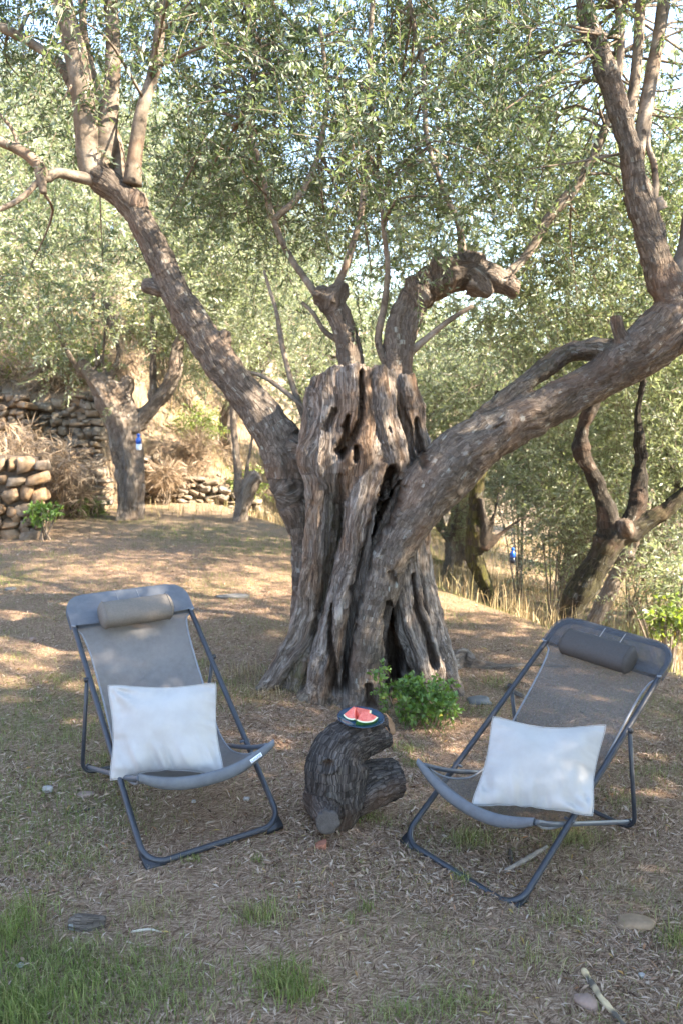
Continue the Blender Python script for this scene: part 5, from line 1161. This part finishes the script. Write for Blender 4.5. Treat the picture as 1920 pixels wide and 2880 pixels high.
def near_grass():
    rng = np.random.default_rng(6); X = []; Y = []; H = []; W = []; Dr = []
    for y0, y1, dn, hs in ((1.5, 3.0, 7200, 1), (3.0, 5.0, 4200, 1), (5.0, 8.0, 1500, 1.2), (8.0, 12.5, 420, 1.6)):
        x, y = band(rng, y0, y1, dn); p = np.stack([x, y, 0*x], 1); f = fbm(p*2.1, 16, 3); _, g = patches(x, y); k = rng.random(len(x)) < np.clip(.34+smooth(-.2, .4, f)*.8+g*.5, 0, 1)
        x, y, f, g = x[k], y[k], f[k], g[k]; X.append(x); Y.append(y); H.append(rng.uniform(.012, .040, len(x))*hs*(1+.8*g)); W.append(rng.uniform(.0012, .0024, len(x))*hs); Dr.append(.50-.75*g+rng.normal(size=len(x))*.35-.35*smooth(.1, .55, f))
    # lush corner and single tufts
    def tuft(px, py, n, rx, ry, h, dry):
        c = on_ground(px, py); X.append(c[0]+rng.normal(size=n)*rx); Y.append(c[1]+rng.normal(size=n)*ry); H.append(rng.uniform(.4, 1., n)*h); W.append(rng.uniform(.0018, .0034, n)); Dr.append(dry+rng.normal(size=n)*.22)
    for a in ((120, 2800, 950, .20, .11, .060, .10), (330, 2830, 800, .18, .10, .055, .14), (40, 2620, 420, .05, .07, .11, .08), (200, 2700, 700, .16, .06, .05, .25), (480, 2760, 500, .12, .08, .05, .3), (30, 2860, 700, .10, .06, .10, .05),
              (735, 2580, 260, .055, .035, .075, .3), (800, 2760, 320, .06, .04, .085, .12), (830, 2800, 200, .05, .03, .09, .12), (540, 2420, 60, .02, .012, .04, .15), (725, 2420, 40, .015, .01, .035, .2), (1015, 2300, 260, .06, .03, .06, .25), (1320, 2365, 420, .05, .035, .055, .35), (1610, 2360, 360, .055, .03, .07, .45), (1655, 2210, 100, .03, .02, .05, .2),
              (985, 2590, 60, .02, .02, .04, .3), (1585, 2590, 220, .07, .04, .055, .4), (1900, 2660, 120, .03, .05, .09, .15), (1300, 2480, 70, .015, .02, .06, .2), (1030, 2560, 60, .02, .015, .05, .25), (1290, 2830, 220, .06, .03, .06, .3), (1130, 2860, 220, .08, .03, .06, .25), (1500, 2700, 160, .06, .05, .05, .4), (300, 2140, 160, .06, .04, .04, .35), (200, 2080, 150, .06, .05, .045, .25), (180, 1910, 260, .10, .07, .05, .3),
              (560, 1870, 200, .06, .06, .06, .35), (1140, 2110, 160, .05, .04, .06, .15), (1160, 2150, 120, .04, .03, .05, .2), (1340, 2000, 160, .07, .05, .06, .3), (1390, 1920, 180, .07, .06, .06, .25), (760, 1960, 200, .10, .08, .10, .95), (690, 1900, 260, .12, .10, .11, .95), (1750, 2250, 200, .08, .06, .05, .3), (1830, 2180, 240, .10, .08, .06, .4), (100, 2440, 260, .10, .06, .05, .35), (250, 2420, 220, .08, .05, .045, .4), (420, 2560, 200, .06, .04, .055, .55)): tuft(*a)
    x, y, h, w, d = [np.concatenate(q) for q in (X, Y, H, W, Dr)]; blades('grass', 'short green and straw grass tufts in the clearing', x, y, h, w, d, rng, .7)
near_grass()
def far_grass():
    rng = np.random.default_rng(8); x = rng.uniform(-9, 9, 60000); y = rng.uniform(6.5, 24, 60000); s_ = (x-1.75)*.887+(y-6.2)*.46; hill = terrain(x, y)
    p = np.stack([x, y, 0*x], 1); f = fbm(p*.9, 19, 3)
    keep = (s_ > .3) | (y > 14.8) | ((hill > .35) & (y > 10.2)); keep |= (y > 12.3) & (y < 14.6) & (rng.random(len(x)) < .35)
    keep &= rng.random(len(x)) < .35+.8*smooth(-.4, .4, f); x, y, f, s_ = x[keep], y[keep], f[keep], s_[keep]; n = len(x)
    h = rng.uniform(.08, .34, n)*(.7+.6*smooth(-.2, .5, f)); dry = .88-.75*smooth(.15, .5, fbm(np.stack([x, y, 0*x], 1)*.6, 29, 2))+rng.normal(size=n)*.12
    blades('dry_grass', 'tall straw grass over the sunny banks and meadow', x, y, h, rng.uniform(.006, .013, n), dry, rng, .45)
far_grass()
def shrub(px, py, Y, r, n, label, mat=SHRUB, ll=.06, asp=.45):
    rng = np.random.default_rng(int(px+py)); c = at(px, py, Y); c[2] = max(c[2], tz(c[0], c[1])+r*.5); C = c+rng.normal(size=(n, 3))*np.array([r, r*.7, r*.55])*.5; C[:, 2] = np.maximum(C[:, 2], terrain(C[:, 0], C[:, 1])+.05)
    root = empty('shrub', (c[0], c[1], tz(c[0], c[1]))); tag(root, label, 'shrub', 'shrubs on the banks')
    o = obj('foliage', foliage('shrub_leaves', C-np.array(root.location), np.full(n, r*.35), 12, 9, ll, mat, rng, r*.5, .3, asp=asp, twig_r=.003), root); o['kind'] = 'stuff'
    mb = MB()
    for k in range(7): mb.tube(spline(np.vstack([np.array([rng.normal()*.05, rng.normal()*.05, -.05]), (C[k % n]-np.array(root.location))*.5, C[k % n]-np.array(root.location)]), 7), .012, 5)
    st = mb.build('stems', BRANCH, root); st['kind'] = 'stuff'
shrub(120, 1010, 14.6, .75, 34, 'yellow green shrub above the tall wall at the left'); shrub(240, 1080, 14.2, .5, 22, 'olive green bush overhanging the tall grey wall'); shrub(470, 880, 17.5, .9, 30, 'bright green bush on the upper terrace')
shrub(122, 1440, 10.2, .15, 9, 'ivy green plant climbing the end of the tan stone wall', WEED, .05); shrub(1890, 1745, 7.6, .26, 7, 'sunlit yellow green bush behind the right chair top')
shrub(560, 1200, 16.0, .5, 18, 'green bush on the bank behind the left limb'); shrub(690, 1380, 14.9, .4, 14, 'weedy bush by the low broken wall'); shrub(250, 1455, 12.6, .28, 14, 'tall green grass clump by the foot of the tall wall', WEED, .07, .15)

STRAW = leaf_material('straw_blades', (.32, .235, .155), (.36, .27, .185), (.28, .16, .09), (.36, .26, .16), .3)
for k, (px, py, Y, r) in enumerate(((60, 1275, 11.2, .45), (165, 1310, 12.2, .40), (150, 1150, 13.6, .35), (210, 1390, 12.5, .30), (40, 1130, 14.0, .5), (470, 1330, 14.3, .35), (560, 1290, 15.0, .4), (330, 1080, 15.0, .5))):
    shrub(px, py, Y, r, 16, ('straw clump on top of the tan stone wall', 'straw clump on the bank between the two walls', 'rusty straw clump hanging over the tall grey wall', 'straw clump at the foot of the tall grey wall', 'straw clump high on the bank at the left edge', 'straw clump in front of the low broken wall', 'straw clump on top of the low broken wall', 'straw clump on the bank behind the bottle olive')[k], STRAW, .22, .045)

for k, (px, py, Y, r) in enumerate(((1560, 1500, 11.0, .85), (1860, 1560, 9.6, .8), (1470, 1330, 13.5, .7), (1780, 1470, 12.0, 1.0), (1900, 1640, 8.6, .45))):
    shrub(px, py, Y, r, int(46*max(r, .4)), ('low silvery olive thicket left of the dark forked trunk', 'low olive thicket at the right edge beside the dark branch', 'pale olive thicket beyond the blue and black bottle', 'high pale olive thicket behind the fork of the dark trunk', 'small olive sucker just above the right chair top', 'olive sucker clump behind the dark forked trunk', 'small olive sucker left of the mossy trunk')[k], LEAF_FAR, .062, .28)
